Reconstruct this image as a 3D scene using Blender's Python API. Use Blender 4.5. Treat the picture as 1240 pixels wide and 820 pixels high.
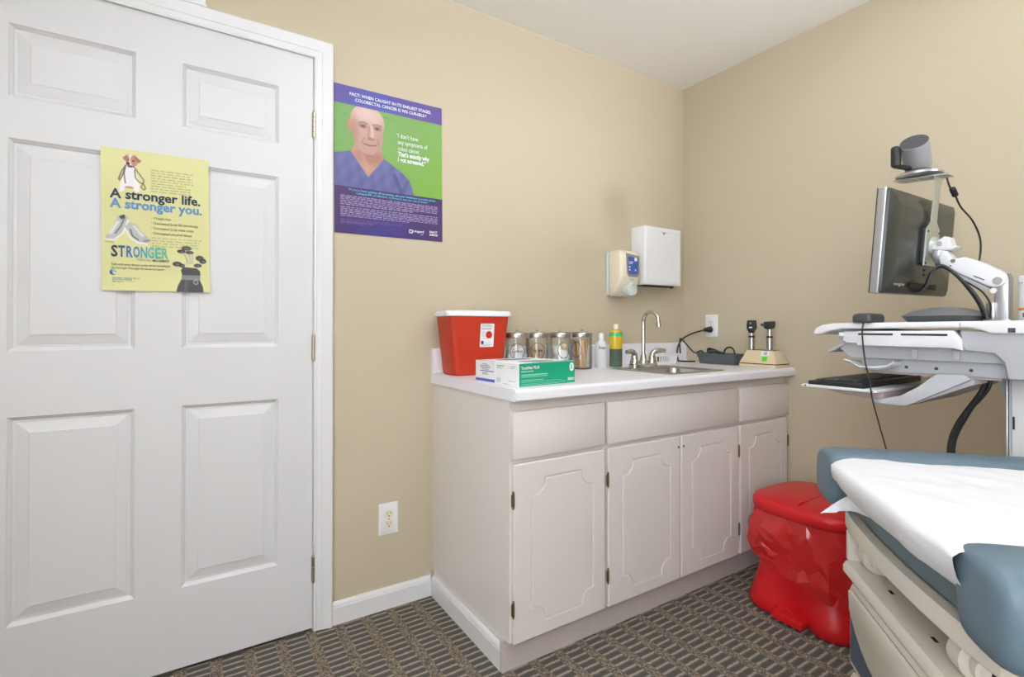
import bpy, bmesh, math, random
import numpy as np
from mathutils import Matrix, Vector, noise
random.seed(7)
for o in list(bpy.data.objects): bpy.data.objects.remove(o)
SC = bpy.context.scene
COL = SC.collection
PI = math.pi
# ------------------------------------------------------------------ camera (1240x820 frame)
CAM = Vector((-2.3864, -1.9031, 1.0795)); YAW = .5701; PIT = .0052; FPX = 612.16; PPY = 393.26
cd = bpy.data.cameras.new('camera'); cam = bpy.data.objects.new('camera', cd); COL.objects.link(cam)
cam.location = CAM; cam.rotation_euler = (PI/2 + PIT, 0, -YAW)
cd.sensor_fit = 'HORIZONTAL'; cd.sensor_width = 36; cd.lens = 36*FPX/1240
cd.shift_y = (PPY-410)/1240; cd.clip_start = .02
SC.camera = cam
# ------------------------------------------------------------------ world, exposure
w = bpy.data.worlds.new('world'); SC.world = w; w.use_nodes = True
w.node_tree.nodes['Background'].inputs[0].default_value = (.9, .95, 1, 1)
w.node_tree.nodes['Background'].inputs[1].default_value = .05
vs = SC.view_settings
vs.view_transform = 'Standard'; vs.look = 'None'; vs.gamma = 1; vs.use_curve_mapping = False
vs.exposure = 0.28
LIGHT_POWER = 1.7
FILL_PANE_POWER = 6.4
# ------------------------------------------------------------------ helpers
_R = Vector((math.cos(YAW), -math.sin(YAW), 0)); _F0 = Vector((math.sin(YAW), math.cos(YAW), 0)); _U0 = Vector((0, 0, 1))
_F = _F0*math.cos(PIT)+_U0*math.sin(PIT); _U = _U0*math.cos(PIT)-_F0*math.sin(PIT)
def px(u, v, ax, val):            # photo pixel -> point on the plane axis = val
    d = _F+_R*((u-620)/FPX)+_U*((PPY-v)/FPX); i = 'xyz'.index(ax)
    return CAM+d*((val-CAM[i])/d[i])
def lin(r, g, b):
    f = lambda c: (c/12.92 if c <= .04045 else ((c+.055)/1.055)**2.4)
    return (f(r/255), f(g/255), f(b/255), 1)
MATS = {}
def mat(name, col, rough=.5, metal=0, bump=0, bscale=200, var=0, vscale=8, spec=.5, trans=0, coat=0, emit=None, alpha=1, sss=0, aniso=None):
    m = bpy.data.materials.new(name); m.use_nodes = True; nt = m.node_tree; p = nt.nodes['Principled BSDF']
    p.inputs['Base Color'].default_value = lin(*col); p.inputs['Roughness'].default_value = rough
    p.inputs['Metallic'].default_value = metal; p.inputs['Specular IOR Level'].default_value = spec
    if trans: p.inputs['Transmission Weight'].default_value = trans
    if coat: p.inputs['Coat Weight'].default_value = coat
    if alpha < 1: p.inputs['Alpha'].default_value = alpha
    if emit: p.inputs['Emission Color'].default_value = lin(*col); p.inputs['Emission Strength'].default_value = emit
    tc = None
    if var or bump:
        tc = nt.nodes.new('ShaderNodeTexCoord')
    if var:
        n = nt.nodes.new('ShaderNodeTexNoise'); n.inputs['Scale'].default_value = vscale; n.inputs['Detail'].default_value = 4
        mp = nt.nodes.new('ShaderNodeMapRange'); mp.inputs[3].default_value = 1-var; mp.inputs[4].default_value = 1+var
        mx = nt.nodes.new('ShaderNodeMix'); mx.data_type = 'RGBA'; mx.blend_type = 'MULTIPLY'; mx.inputs[0].default_value = 1
        mx.inputs[6].default_value = lin(*col)
        nt.links.new(tc.outputs['Object'], n.inputs['Vector']); nt.links.new(n.outputs['Fac'], mp.inputs[0])
        nt.links.new(mp.outputs[0], mx.inputs[7]); nt.links.new(mx.outputs[2], p.inputs['Base Color'])
    if bump:
        n = nt.nodes.new('ShaderNodeTexNoise'); n.inputs['Scale'].default_value = bscale; n.inputs['Detail'].default_value = 3
        b = nt.nodes.new('ShaderNodeBump'); b.inputs['Strength'].default_value = bump; b.inputs['Distance'].default_value = .002
        nt.links.new(tc.outputs['Object'], n.inputs['Vector']); nt.links.new(n.outputs['Fac'], b.inputs['Height'])
        nt.links.new(b.outputs[0], p.inputs['Normal'])
    MATS[name] = m
    return m
def thin_glass(name, tint=(250, 252, 250), base=.06):
    m = bpy.data.materials.new(name); m.use_nodes = True; nt = m.node_tree; nt.nodes.clear()
    o = nt.nodes.new('ShaderNodeOutputMaterial'); mx = nt.nodes.new('ShaderNodeMixShader')
    t = nt.nodes.new('ShaderNodeBsdfTransparent'); t.inputs[0].default_value = lin(*tint)
    g = nt.nodes.new('ShaderNodeBsdfGlossy'); g.inputs['Roughness'].default_value = .03
    lw = nt.nodes.new('ShaderNodeLayerWeight'); lw.inputs[0].default_value = .25
    mr = nt.nodes.new('ShaderNodeMapRange'); mr.inputs[3].default_value = base; mr.inputs[4].default_value = .75
    nt.links.new(lw.outputs['Fresnel'], mr.inputs[0]); nt.links.new(mr.outputs[0], mx.inputs[0])
    nt.links.new(t.outputs[0], mx.inputs[1]); nt.links.new(g.outputs[0], mx.inputs[2]); nt.links.new(mx.outputs[0], o.inputs[0])
    return m
def world_m(o):
    m = Matrix.Identity(4)
    while o is not None:
        m = o.matrix_basis @ m; o = o.parent
    return m
class MB:
    """collects shapes, build() links them as ONE mesh object; coordinates are world unless .M is set"""
    def __init__(s, M=None): s.v = []; s.f = []; s.mi = []; s.M = M
    def add(s, vs, fs, mi=0, M=None):
        k = len(s.v); M = M if M is not None else s.M
        for p in vs:
            p = Vector(p); s.v.append(tuple(M @ p) if M is not None else tuple(p))
        for f in fs: s.f.append([i+k for i in f]); s.mi.append(mi)
        return s
    def bm(s, bm, mi=0, M=None):
        bm.verts.ensure_lookup_table(); bm.verts.index_update()
        s.add([v.co.copy() for v in bm.verts], [[v.index for v in f.verts] for f in bm.faces], mi, M); bm.free(); return s
    def box(s, x0, x1, y0, y1, z0, z1, b=0, seg=2, mi=0, M=None, taper=None):
        bm = bmesh.new(); bmesh.ops.create_cube(bm, size=1)
        for v in bm.verts:
            kx = ky = 0
            if taper and v.co.z > 0: kx, ky = taper
            v.co = Vector(((x0+x1)/2+v.co.x*(x1-x0-2*kx), (y0+y1)/2+v.co.y*(y1-y0-2*ky), (z0+z1)/2+v.co.z*(z1-z0)))
        if b: bmesh.ops.bevel(bm, geom=bm.edges[:], offset=b, segments=seg, profile=.5, affect='EDGES')
        return s.bm(bm, mi, M)
    def prism(s, poly, ax, a, c, b=0, mi=0, M=None, seg=2):
        def P(p, t): return {'x': (t, p[0], p[1]), 'y': (p[0], t, p[1]), 'z': (p[0], p[1], t)}[ax]
        bm = bmesh.new()
        A = [bm.verts.new(P(p, a)) for p in poly]; B = [bm.verts.new(P(p, c)) for p in poly]; n = len(poly)
        bm.faces.new(A); bm.faces.new(B[::-1])
        for i in range(n): bm.faces.new((A[i], B[i], B[(i+1) % n], A[(i+1) % n]))
        bmesh.ops.recalc_face_normals(bm, faces=bm.faces[:])
        if b:
            es = [e for e in bm.edges if (e.verts[0] in A) == (e.verts[1] in A)]
            bmesh.ops.bevel(bm, geom=es, offset=b, segments=seg, profile=.5, affect='EDGES', clamp_overlap=True)
        return s.bm(bm, mi, M)
    def lathe(s, prof, n=24, M=None, mi=0, cap0=True, cap1=True, sx=1, sy=1):
        vs = []; fs = []
        for r, z in prof:
            for i in range(n):
                a = 2*PI*i/n; vs.append((r*math.cos(a)*sx, r*math.sin(a)*sy, z))
        for k in range(len(prof)-1):
            for i in range(n): fs.append((k*n+i, k*n+(i+1) % n, (k+1)*n+(i+1) % n, (k+1)*n+i))
        if cap0: fs.append(tuple(range(n))[::-1])
        if cap1: fs.append(tuple((len(prof)-1)*n+i for i in range(n)))
        return s.add(vs, fs, mi, M)
    def loft(s, rings, caps=True, closed=True, mi=0, M=None):
        n = len(rings[0]); vs = [p for r in rings for p in r]; fs = []
        for k in range(len(rings)-1):
            for i in range(n if closed else n-1): fs.append((k*n+i, k*n+(i+1) % n, (k+1)*n+(i+1) % n, (k+1)*n+i))
        if caps and closed: fs.append(tuple(range(n))[::-1]); fs.append(tuple((len(rings)-1)*n+i for i in range(n)))
        return s.add(vs, fs, mi, M)
    def tube(s, pts, r, n=8, mi=0, M=None, caps=True):
        pts = [Vector(p) for p in pts]; rs = r if isinstance(r, (list, tuple)) else [r]*len(pts)
        rings = []; prev = None
        for i, p in enumerate(pts):
            t = (pts[min(i+1, len(pts)-1)]-pts[max(i-1, 0)]).normalized()
            if prev is None: nn = t.orthogonal().normalized()
            else:
                nn = prev-t*prev.dot(t)
                nn = nn.normalized() if nn.length > 1e-6 else t.orthogonal().normalized()
            prev = nn; bb = t.cross(nn)
            rings.append([p+(nn*math.cos(2*PI*k/n)+bb*math.sin(2*PI*k/n))*rs[i] for k in range(n)])
        return s.loft(rings, caps, True, mi, M)
    def cyl(s, p0, p1, r0, r1=None, n=20, b=0, mi=0, M=None):
        p0 = Vector(p0); p1 = Vector(p1); d = p1-p0; L = d.length; r1 = r0 if r1 is None else r1
        Q = Matrix.Translation(p0) @ d.to_track_quat('Z', 'Y').to_matrix().to_4x4()
        M = M if M is not None else s.M
        if M is not None: Q = M @ Q
        prof = [(r0, 0), (r1, L)] if not b else [(r0-b, 0), (r0, b), (r1, L-b), (r1-b, L)]
        return s.lathe(prof, n, Q, mi)
    def ball(s, c, r, sub=2, mi=0, M=None, sc=(1, 1, 1)):
        bm = bmesh.new(); bmesh.ops.create_icosphere(bm, subdivisions=sub, radius=1)
        for v in bm.verts: v.co = Vector((c[0]+v.co.x*r*sc[0], c[1]+v.co.y*r*sc[1], c[2]+v.co.z*r*sc[2]))
        return s.bm(bm, mi, M)
    def grid(s, fn, nu, nv, mi=0, M=None):
        vs = [fn(i/nu, j/nv) for j in range(nv+1) for i in range(nu+1)]
        fs = [(j*(nu+1)+i, j*(nu+1)+i+1, (j+1)*(nu+1)+i+1, (j+1)*(nu+1)+i) for j in range(nv) for i in range(nu)]
        return s.add(vs, fs, mi, M)
    def build(s, name, mats, parent=None, smooth=35, recalc=True):
        me = bpy.data.meshes.new(name)
        I = world_m(parent).inverted() if parent is not None else None
        vs = [tuple(I @ Vector(p)) for p in s.v] if I is not None else s.v
        me.from_pydata(vs, [], s.f)
        if not isinstance(mats, (list, tuple)): mats = [mats]
        for m in mats: me.materials.append(m)
        me.polygons.foreach_set('material_index', s.mi)
        if recalc:
            bm = bmesh.new(); bm.from_mesh(me); bmesh.ops.recalc_face_normals(bm, faces=bm.faces[:]); bm.to_mesh(me); bm.free()
        me.validate()
        if smooth:
            me.polygons.foreach_set('use_smooth', [True]*len(me.polygons)); me.set_sharp_from_angle(angle=math.radians(smooth))
        me.update()
        o = bpy.data.objects.new(name, me); COL.objects.link(o); o.parent = parent
        return o
def tag(o, label=None, cat=None, group=None, kind=None):
    if label: o['label'] = label
    if cat: o['category'] = cat
    if group: o['group'] = group
    if kind: o['kind'] = kind
    return o
def thing(name, label, cat, loc=(0, 0, 0), rot=(0, 0, 0), group=None):
    o = bpy.data.objects.new(name, None); COL.objects.link(o); o.empty_display_size = .05
    o.location = loc; o.rotation_euler = rot
    return tag(o, label, cat, group)
def struct(o): o['kind'] = 'structure'; return o
def cr(pts, n=8):                 # Catmull-Rom through the points
    P = [Vector(p) for p in pts]; P = [P[0]*2-P[1]]+P+[P[-1]*2-P[-2]]; out = []
    for i in range(1, len(P)-2):
        for k in range(n):
            t = k/n; a, b, c, d = P[i-1:i+3]
            out.append(.5*((2*b)+(c-a)*t+(2*a-5*b+4*c-d)*t*t+(-a+3*b-3*c+d)*t**3))
    out.append(P[-2]); return out
def rrect(x0, x1, y0, y1, r, n=5, z=0):
    out = []
    for cx, cy, a0 in ((x1-r, y1-r, 0), (x0+r, y1-r, PI/2), (x0+r, y0+r, PI), (x1-r, y0+r, 1.5*PI)):
        for k in range(n+1):
            a = a0+PI/2*k/n; out.append((cx+r*math.cos(a), cy+r*math.sin(a), z))
    return out
FACE_Y = Matrix(((1, 0, 0, 0), (0, 0, -1, 0), (0, 1, 0, 0), (0, 0, 0, 1)))     # local xy -> a plane facing -y (x right, y up)
FACE_X = Matrix(((0, 0, -1, 0), (-1, 0, 0, 0), (0, 1, 0, 0), (0, 0, 0, 1)))    # a plane facing -x (x right = -y, y up)
def at(p, F): return Matrix.Translation(Vector(p)) @ F
def text(s, size, m, parent, M, width=None, align='LEFT', bold=0, ext=.0002, name='lettering', lift=.0006, shear=0):
    cu = bpy.data.curves.new(name, 'FONT'); cu.body = s; cu.size = size; cu.align_x = align; cu.extrude = ext; cu.offset = bold*size
    cu.resolution_u = 2; cu.shear = shear
    t = bpy.data.objects.new(name, cu); COL.objects.link(t)
    dg = bpy.context.evaluated_depsgraph_get(); me = bpy.data.meshes.new_from_object(t.evaluated_get(dg))
    bpy.data.objects.remove(t)
    vs = np.zeros(len(me.vertices)*3); me.vertices.foreach_get('co', vs); vs = vs.reshape(-1, 3)
    if width and len(vs):
        ww = vs[:, 0].max()-vs[:, 0].min(); k = width/ww; vs[:, 0] *= k
    I = world_m(parent).inverted() @ M
    for i, v in enumerate(me.vertices): v.co = I @ Vector((vs[i][0], vs[i][1], vs[i][2]+lift))
    me.materials.clear(); me.materials.append(m); me.name = name
    o = bpy.data.objects.new(name, me); COL.objects.link(o); o.parent = parent
    return o
def print_mat(name, rough=.35):
    m = bpy.data.materials.new(name); m.use_nodes = True; nt = m.node_tree; p = nt.nodes['Principled BSDF']; p.inputs['Roughness'].default_value = rough
    a = nt.nodes.new('ShaderNodeVertexColor'); a.layer_name = 'print'; nt.links.new(a.outputs[0], p.inputs['Base Color']); return m
def raster(name, w, h, nx, ny, fn, parent, M, m, bend=None):   # a printed sheet: fn(U, V) gives the ink colour (V from the top)
    S = 3; u = (np.arange(nx*S)+.5)/(nx*S); v = (np.arange(ny*S)+.5)/(ny*S); U, V = np.meshgrid(u, v)
    c = np.clip(fn(U, V), 0, 1); c = c.reshape(ny, S, nx, S, 3).mean(axis=(1, 3))
    c = np.where(c <= .04045, c/12.92, ((c+.055)/1.055)**2.4)
    I = world_m(parent).inverted() @ M if parent is not None else M
    vs = []
    for j in range(ny+1):
        for i in range(nx+1):
            a, b = i/nx, j/ny; vs.append(tuple(I @ Vector((a*w, h-b*h, bend(a, b) if bend else 0))))
    fs = [(j*(nx+1)+i, (j+1)*(nx+1)+i, (j+1)*(nx+1)+i+1, j*(nx+1)+i+1) for j in range(ny) for i in range(nx)]
    me = bpy.data.meshes.new(name); me.from_pydata(vs, [], fs); me.materials.append(m)
    at_ = me.color_attributes.new('print', 'FLOAT_COLOR', 'CORNER')
    cc = np.ones((ny*nx, 4, 4)); cc[:, :, :3] = c.reshape(-1, 1, 3); at_.data.foreach_set('color', cc.reshape(-1))
    me.update(); o = bpy.data.objects.new(name, me); COL.objects.link(o); o.parent = parent
    return o
def rgb(r, g, b): return np.array([r, g, b])/255.
def lay(img, mask, col):          # paint col over img where mask
    return img*(1-mask[..., None])+np.asarray(col)*mask[..., None]
def soft(d, s): return np.clip(.5-d/s, 0, 1)
def ell(U, V, cx, cy, rx, ry, s=.06): return soft(np.sqrt(((U-cx)/rx)**2+((V-cy)/ry)**2)-1, s)
def seg(U, V, pts, wd, asp=1.0, s=.15):
    d = np.full(U.shape, 9.)
    for (ax, ay), (bx, by) in zip(pts[:-1], pts[1:]):
        px_, py_ = U-ax, (V-ay)*asp; dx, dy = bx-ax, (by-ay)*asp; L = dx*dx+dy*dy+1e-12
        t = np.clip((px_*dx+py_*dy)/L, 0, 1); d = np.minimum(d, np.hypot(px_-t*dx, py_-t*dy))
    return soft((d-wd)/wd, s)
def polym(U, V, pts):
    ins = np.zeros(U.shape, bool); n = len(pts)
    for i in range(n):
        (x0, y0), (x1, y1) = pts[i], pts[(i+1) % n]
        if y0 == y1: continue
        c = ((y0 > V) != (y1 > V)) & (U < (x1-x0)*(V-y0)/(y1-y0)+x0); ins ^= c
    return ins.astype(float)
# ------------------------------------------------------------------ materials
def carpet_mat():
    m = bpy.data.materials.new('carpet'); m.use_nodes = True; nt = m.node_tree; N = nt.nodes; L = nt.links; p = N['Principled BSDF']
    p.inputs['Roughness'].default_value = .95; p.inputs['Specular IOR Level'].default_value = .1
    def math_(op, a, b=None, c=None):
        n = N.new('ShaderNodeMath'); n.operation = op
        for i, x in enumerate((a, b, c)):
            if x is None: continue
            if isinstance(x, (int, float)): n.inputs[i].default_value = x
            else: L.new(x, n.inputs[i])
        return n.outputs[0]
    tc = N.new('ShaderNodeTexCoord'); nz = N.new('ShaderNodeTexNoise'); nz.inputs['Scale'].default_value = 90; nz.inputs['Detail'].default_value = 2
    L.new(tc.outputs['Object'], nz.inputs['Vector'])
    mxv = N.new('ShaderNodeVectorMath'); mxv.operation = 'MULTIPLY_ADD'; mxv.inputs[1].default_value = (.009, .007, 0)
    L.new(nz.outputs['Color'], mxv.inputs[0]); L.new(tc.outputs['Object'], mxv.inputs[2])
    sx = N.new('ShaderNodeSeparateXYZ'); L.new(mxv.outputs[0], sx.inputs[0])
    X = sx.outputs[0]; Y = sx.outputs[1]
    cx = math_('DIVIDE', X, .096); fx = math_('FRACT', cx); ix = math_('FLOOR', cx)
    par = math_('MODULO', math_('ABSOLUTE', ix), 2.0)
    fy = math_('FRACT', math_('ADD', math_('DIVIDE', Y, .030), math_('MULTIPLY', par, .37)))
    bar = math_('LESS_THAN', math_('ABSOLUTE', math_('SUBTRACT', fx, .5)), .315)
    light = math_('LESS_THAN', math_('ABSOLUTE', math_('SUBTRACT', fy, .5)), .10)
    dark = math_('LESS_THAN', math_('ABSOLUTE', math_('SUBTRACT', fy, .98)), .26)
    dark = math_('MAXIMUM', dark, math_('LESS_THAN', fy, .24))
    sp = N.new('ShaderNodeTexVoronoi'); sp.inputs['Scale'].default_value = 230; L.new(tc.outputs['Object'], sp.inputs['Vector'])
    sps = N.new('ShaderNodeSeparateColor'); L.new(sp.outputs['Color'], sps.inputs[0])
    ramp = N.new('ShaderNodeValToRGB'); L.new(sps.outputs[0], ramp.inputs[0]); ramp.color_ramp.interpolation = 'CONSTANT'
    e = ramp.color_ramp.elements; e[0].color = lin(100, 94, 88); e[1].position = .38; e[1].color = lin(134, 122, 106)
    e2 = ramp.color_ramp.elements.new(.72); e2.color = lin(160, 144, 122)
    def mix(f, a, b):
        n = N.new('ShaderNodeMix'); n.data_type = 'RGBA'; L.new(f, n.inputs[0])
        for k, x in ((6, a), (7, b)):
            if isinstance(x, tuple): n.inputs[k].default_value = x
            else: L.new(x, n.inputs[k])
        return n.outputs[2]
    c = mix(dark, lin(122, 115, 104), lin(94, 91, 84)); c = mix(light, c, lin(172, 162, 148)); c = mix(bar, ramp.outputs[0], c)
    fib = N.new('ShaderNodeTexNoise'); fib.inputs['Scale'].default_value = 420; L.new(tc.outputs['Object'], fib.inputs['Vector'])
    mr = N.new('ShaderNodeMapRange'); mr.inputs[1].default_value = .3; mr.inputs[2].default_value = .7; mr.inputs[3].default_value = .72; mr.inputs[4].default_value = 1.22; L.new(fib.outputs['Fac'], mr.inputs[0])
    mu = N.new('ShaderNodeMix'); mu.data_type = 'RGBA'; mu.blend_type = 'MULTIPLY'; mu.inputs[0].default_value = 1; L.new(c, mu.inputs[6]); L.new(mr.outputs[0], mu.inputs[7])
    L.new(mu.outputs[2], p.inputs['Base Color'])
    b = N.new('ShaderNodeBump'); b.inputs['Strength'].default_value = .5; b.inputs['Distance'].default_value = .003; L.new(fib.outputs['Fac'], b.inputs['Height']); L.new(b.outputs[0], p.inputs['Normal'])
    return m
CARPET = carpet_mat()
WALL = mat('wall_paint', (202, 189, 162), .75, bump=.12, bscale=160, var=.02, vscale=3)
CEIL = mat('ceiling_texture', (242, 239, 234), .9, bump=.9, bscale=70)
DOORW = mat('door_paint', (224, 223, 223), .42, bump=.05, bscale=60, var=.012, vscale=5)
TRIMW = mat('trim_paint', (232, 231, 231), .38)
CABW = mat('cabinet_paint', (229, 222, 215), .42, bump=.06, bscale=90, var=.015, vscale=6)
TOEW = mat('toe_board_paint', (206, 196, 188), .6, var=.08, vscale=20)
LAMI = mat('white_laminate', (240, 238, 242), .3, spec=.5)
BRASS = mat('aged_brass', (140, 122, 92), .4, metal=.9, var=.15, vscale=60)
NICKEL = mat('satin_nickel', (190, 178, 160), .32, metal=1)
CHROME = mat('chrome', (205, 204, 200), .14, metal=1)
STEEL = mat('brushed_steel', (184, 180, 176), .3, metal=1, var=.05, vscale=120)
DARK = mat('dark_gap', (38, 33, 30), .8)
BLACK = mat('black_plastic', (38, 39, 41), .42)
CHAR = mat('charcoal_plastic', (70, 72, 74), .5)
GREYP = mat('slate_grey_plastic', (92, 100, 104), .5)
WPL = mat('white_plastic', (238, 238, 238), .38)
IVORY = mat('ivory_plastic', (232, 222, 196), .4)
CREAM = mat('cream_plastic', (236, 226, 204), .4)
ALMOND = mat('almond_plastic', (226, 208, 170), .45)
PALEG = mat('pale_green_plastic', (206, 216, 210), .4)
RED = mat('sharps_red', (194, 52, 28), .38)
BINRED = mat('bin_red', (208, 24, 30), .35)
WOOD = mat('pale_wood', (222, 184, 140), .65, var=.08, vscale=40)
COTTON = mat('cotton', (244, 243, 240), .95, bump=.4, bscale=120)
GAUZE = mat('gauze_white', (238, 236, 228), .9, bump=.3, bscale=150)
GLASS = thin_glass('jar_glass')
GREEN = mat('box_green', (18, 166, 124), .4)
CARD = mat('white_card', (240, 240, 238), .5)
BLUEP = mat('print_blue', (86, 104, 186), .5)
INK = mat('print_ink', (60, 62, 74), .6)
INKG = mat('print_grey', (150, 152, 158), .6)
INKW = mat('print_white', (246, 246, 248), .6)
INKN = mat('print_navy', (36, 54, 84), .6)
INKB = mat('print_light_blue', (92, 148, 200), .6)
INKC = mat('print_cyan', (96, 196, 226), .6)
INKO = mat('print_olive', (150, 146, 96), .6)
INKV = mat('print_violet_blue', (58, 62, 130), .6)
ORANGE = mat('print_orange', (236, 150, 40), .5)
UPH = mat('blue_vinyl', (98, 118, 130), .42, bump=.1, bscale=350, var=.03, vscale=12)
TBL = mat('table_cream', (214, 206, 192), .4, bump=.05, bscale=300)
TBLD = mat('drawer_slate', (70, 82, 98), .5)
PAPER = mat('crepe_paper', (230, 230, 232), .85, bump=.6, bscale=38)
CARTW = mat('cart_white', (230, 230, 231), .42)
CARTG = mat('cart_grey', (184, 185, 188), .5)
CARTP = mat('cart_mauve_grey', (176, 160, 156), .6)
ALU = mat('aluminium', (196, 197, 200), .34, metal=.85)
PLATEG = mat('zinc_plate', (194, 200, 190), .35, metal=.6)
MONB = mat('monitor_back', (54, 57, 52), .3, var=.05, vscale=6)
SCREEN = mat('screen_glass', (14, 15, 18), .12)
PRINT = print_mat('poster_print'); PRINTS = print_mat('sheet_print', .5)
def film_mat():
    m = bpy.data.materials.new('red_film'); m.use_nodes = True; nt = m.node_tree; p = nt.nodes['Principled BSDF']
    p.inputs['Base Color'].default_value = lin(222, 46, 46); p.inputs['Roughness'].default_value = .13; p.inputs['Specular IOR Level'].default_value = 1.0
    t = nt.nodes.new('ShaderNodeBsdfTransparent'); t.inputs[0].default_value = lin(240, 70, 66)
    mx = nt.nodes.new('ShaderNodeMixShader'); mx.inputs[0].default_value = .62
    nt.links.new(t.outputs[0], mx.inputs[1]); nt.links.new(p.outputs[0], mx.inputs[2]); nt.links.new(mx.outputs[0], nt.nodes['Material Output'].inputs[0])
    return m
FILM = film_mat()
# ================================================================== SETTING
RX, RY, RZ = -3.5, -3.7, 2.44
DX0, DX1, DZ1 = -2.928, -2.012, 2.036        # door slab
struct(MB().box(RX-.12, .12, RY-.12, .30, -.05, 0).build('floor', CARPET, smooth=0))
struct(MB().box(RX-.12, .12, RY-.12, .30, RZ, RZ+.08).build('ceiling', CEIL, smooth=0))
b = MB(); b.box(RX, DX0-.012, 0, .12, 0, RZ); b.box(DX1+.012, 0, 0, .12, 0, RZ); b.box(DX0-.012, DX1+.012, 0, .12, DZ1+.012, RZ)
struct(b.build('wall_back', WALL, smooth=0))
struct(MB().box(0, .12, RY, .12, 0, RZ).build('wall_right', WALL, smooth=0))
struct(MB().box(RX-.12, RX, RY, .12, 0, RZ).build('wall_left', WALL, smooth=0))
struct(MB().box(RX-.12, .12, RY-.12, RY, 0, RZ).build('wall_front', WALL, smooth=0))
# ---- ceiling lights (above and behind the camera, out of frame)
def ceiling_light(x, y, lx, ly, label):
    z0, z1 = 2.24, 2.29
    t = thing('ceiling_light', label, 'light', (x, y, z0))
    for (x0, x1, y0, y1) in ((x-lx/2-.012, x-lx/2, y-ly/2, y+ly/2), (x+lx/2, x+lx/2+.012, y-ly/2, y+ly/2)): MB().box(x0, x1, y0, y1, z0-.003, z1+.003, .003).build('end_cap', WPL, t)
    for dx in (-lx*.35, lx*.35):
        b = MB(); b.cyl((x+dx, y, z1), (x+dx, y, RZ-.012), .006, n=10); b.cyl((x+dx, y, RZ-.013), (x+dx, y, RZ-.0005), .03, n=20, b=.003); b.build('hanger', WPL, t)
    MB().box(x-lx/2, x+lx/2, y-ly/2, y+ly/2, z0, z1, .008).build('diffuser', LAMP, t)
    MB().box(x-lx/2+.01, x+lx/2-.01, y-ly/2+.01, y+ly/2-.01, z1+.0005, z1+.004).build('uplight_panel', CEIL_FILL, t, smooth=0)  # added glowing top, far stronger than the diffuser, to brighten the ceiling
LAMP = mat('light_diffuser', (236, 243, 255), .5, emit=LIGHT_POWER)
CEIL_FILL = mat('uplight_diffuser', (236, 243, 255), .5, emit=LIGHT_POWER*8)
ceiling_light(-1.30, -1.40, 1.16, .26, 'suspended glowing light box above the middle of the room')
ceiling_light(-2.55, -1.70, 1.16, .26, 'suspended glowing light box above the door side of the room')
ceiling_light(-1.75, -2.95, 1.16, .26, 'suspended glowing light box near the wall facing the sink')
def fill_pane(n, y0, y1, z0, z1):          # added glowing pane on the left wall, behind the camera; brightens the right wall
    x = RX+.0005
    o = struct(MB().box(x, x+.006, y0, y1, z0, z1).build('window_%d' % n, mat('frosted_daylight_pane', (238, 244, 255), .6, emit=FILL_PANE_POWER), smooth=0))
    for a0, a1, c0, c1 in ((y0-.07, y1+.07, z1, z1+.07), (y0-.07, y1+.07, z0-.07, z0), (y0-.07, y0, z0, z1), (y1, y1+.07, z0, z1), (y0, y1, (z0+z1)/2-.02, (z0+z1)/2+.02)):
        MB().box(x, x+.022, a0, a1, c0, c1, .003).build('window_frame', TRIMW, o)
    MB().box(x, x+.07, y0-.09, y1+.09, z0-.09, z0-.07, .004).build('window_sill', TRIMW, o)
fill_pane(1, -3.40, -1.75, .75, 2.15)
def fill_lamp(x, y, aim, watts):  # added lamp, out of view; its spot brightens the ceiling near the corner
    t = thing('floor_lamp', 'white floor-standing examination lamp turned up to the ceiling', 'lamp', (x, y, 0))
    b = MB(Matrix.Translation((x, y, 0))); b.lathe([(.16, 0), (.165, .01), (.15, .03), (.03, .05), (.016, .06)], 32); b.build('base', WPL, t)
    MB().cyl((x, y, .05), (x, y, 1.42), .014, n=14).build('pole', CHROME, t)
    p = Vector((x, y, 1.50)); d = (Vector(aim)-p).normalized(); Q = Matrix.Translation(p) @ d.to_track_quat('Z', 'Y').to_matrix().to_4x4()
    MB().tube(cr([(x, y, 1.40), (x, y, 1.44), p-d*.07], 5), .012, 10).build('neck', CHROME, t)
    b = MB(Q); b.lathe([(.03, -.08), (.045, -.07), (.095, .0), (.10, .012), (.094, .012), (.04, -.06), (0, -.062)], 32, cap0=True, cap1=False); b.build('shade', WPL, t)
    L = bpy.data.lights.new('lamp_bulb', 'SPOT'); L.energy = watts; L.color = (.86, .92, 1); L.shadow_soft_size = .07; L.spot_size = math.radians(62); L.spot_blend = 1
    o = bpy.data.objects.new('lamp_bulb', L); COL.objects.link(o); o.parent = t; o.matrix_local = world_m(t).inverted() @ (Matrix.Translation(p+d*.02) @ (-d).to_track_quat('Z', 'Y').to_matrix().to_4x4())
fill_lamp(-.36, -2.95, (-.85, -.95, 2.44), 120)
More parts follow.
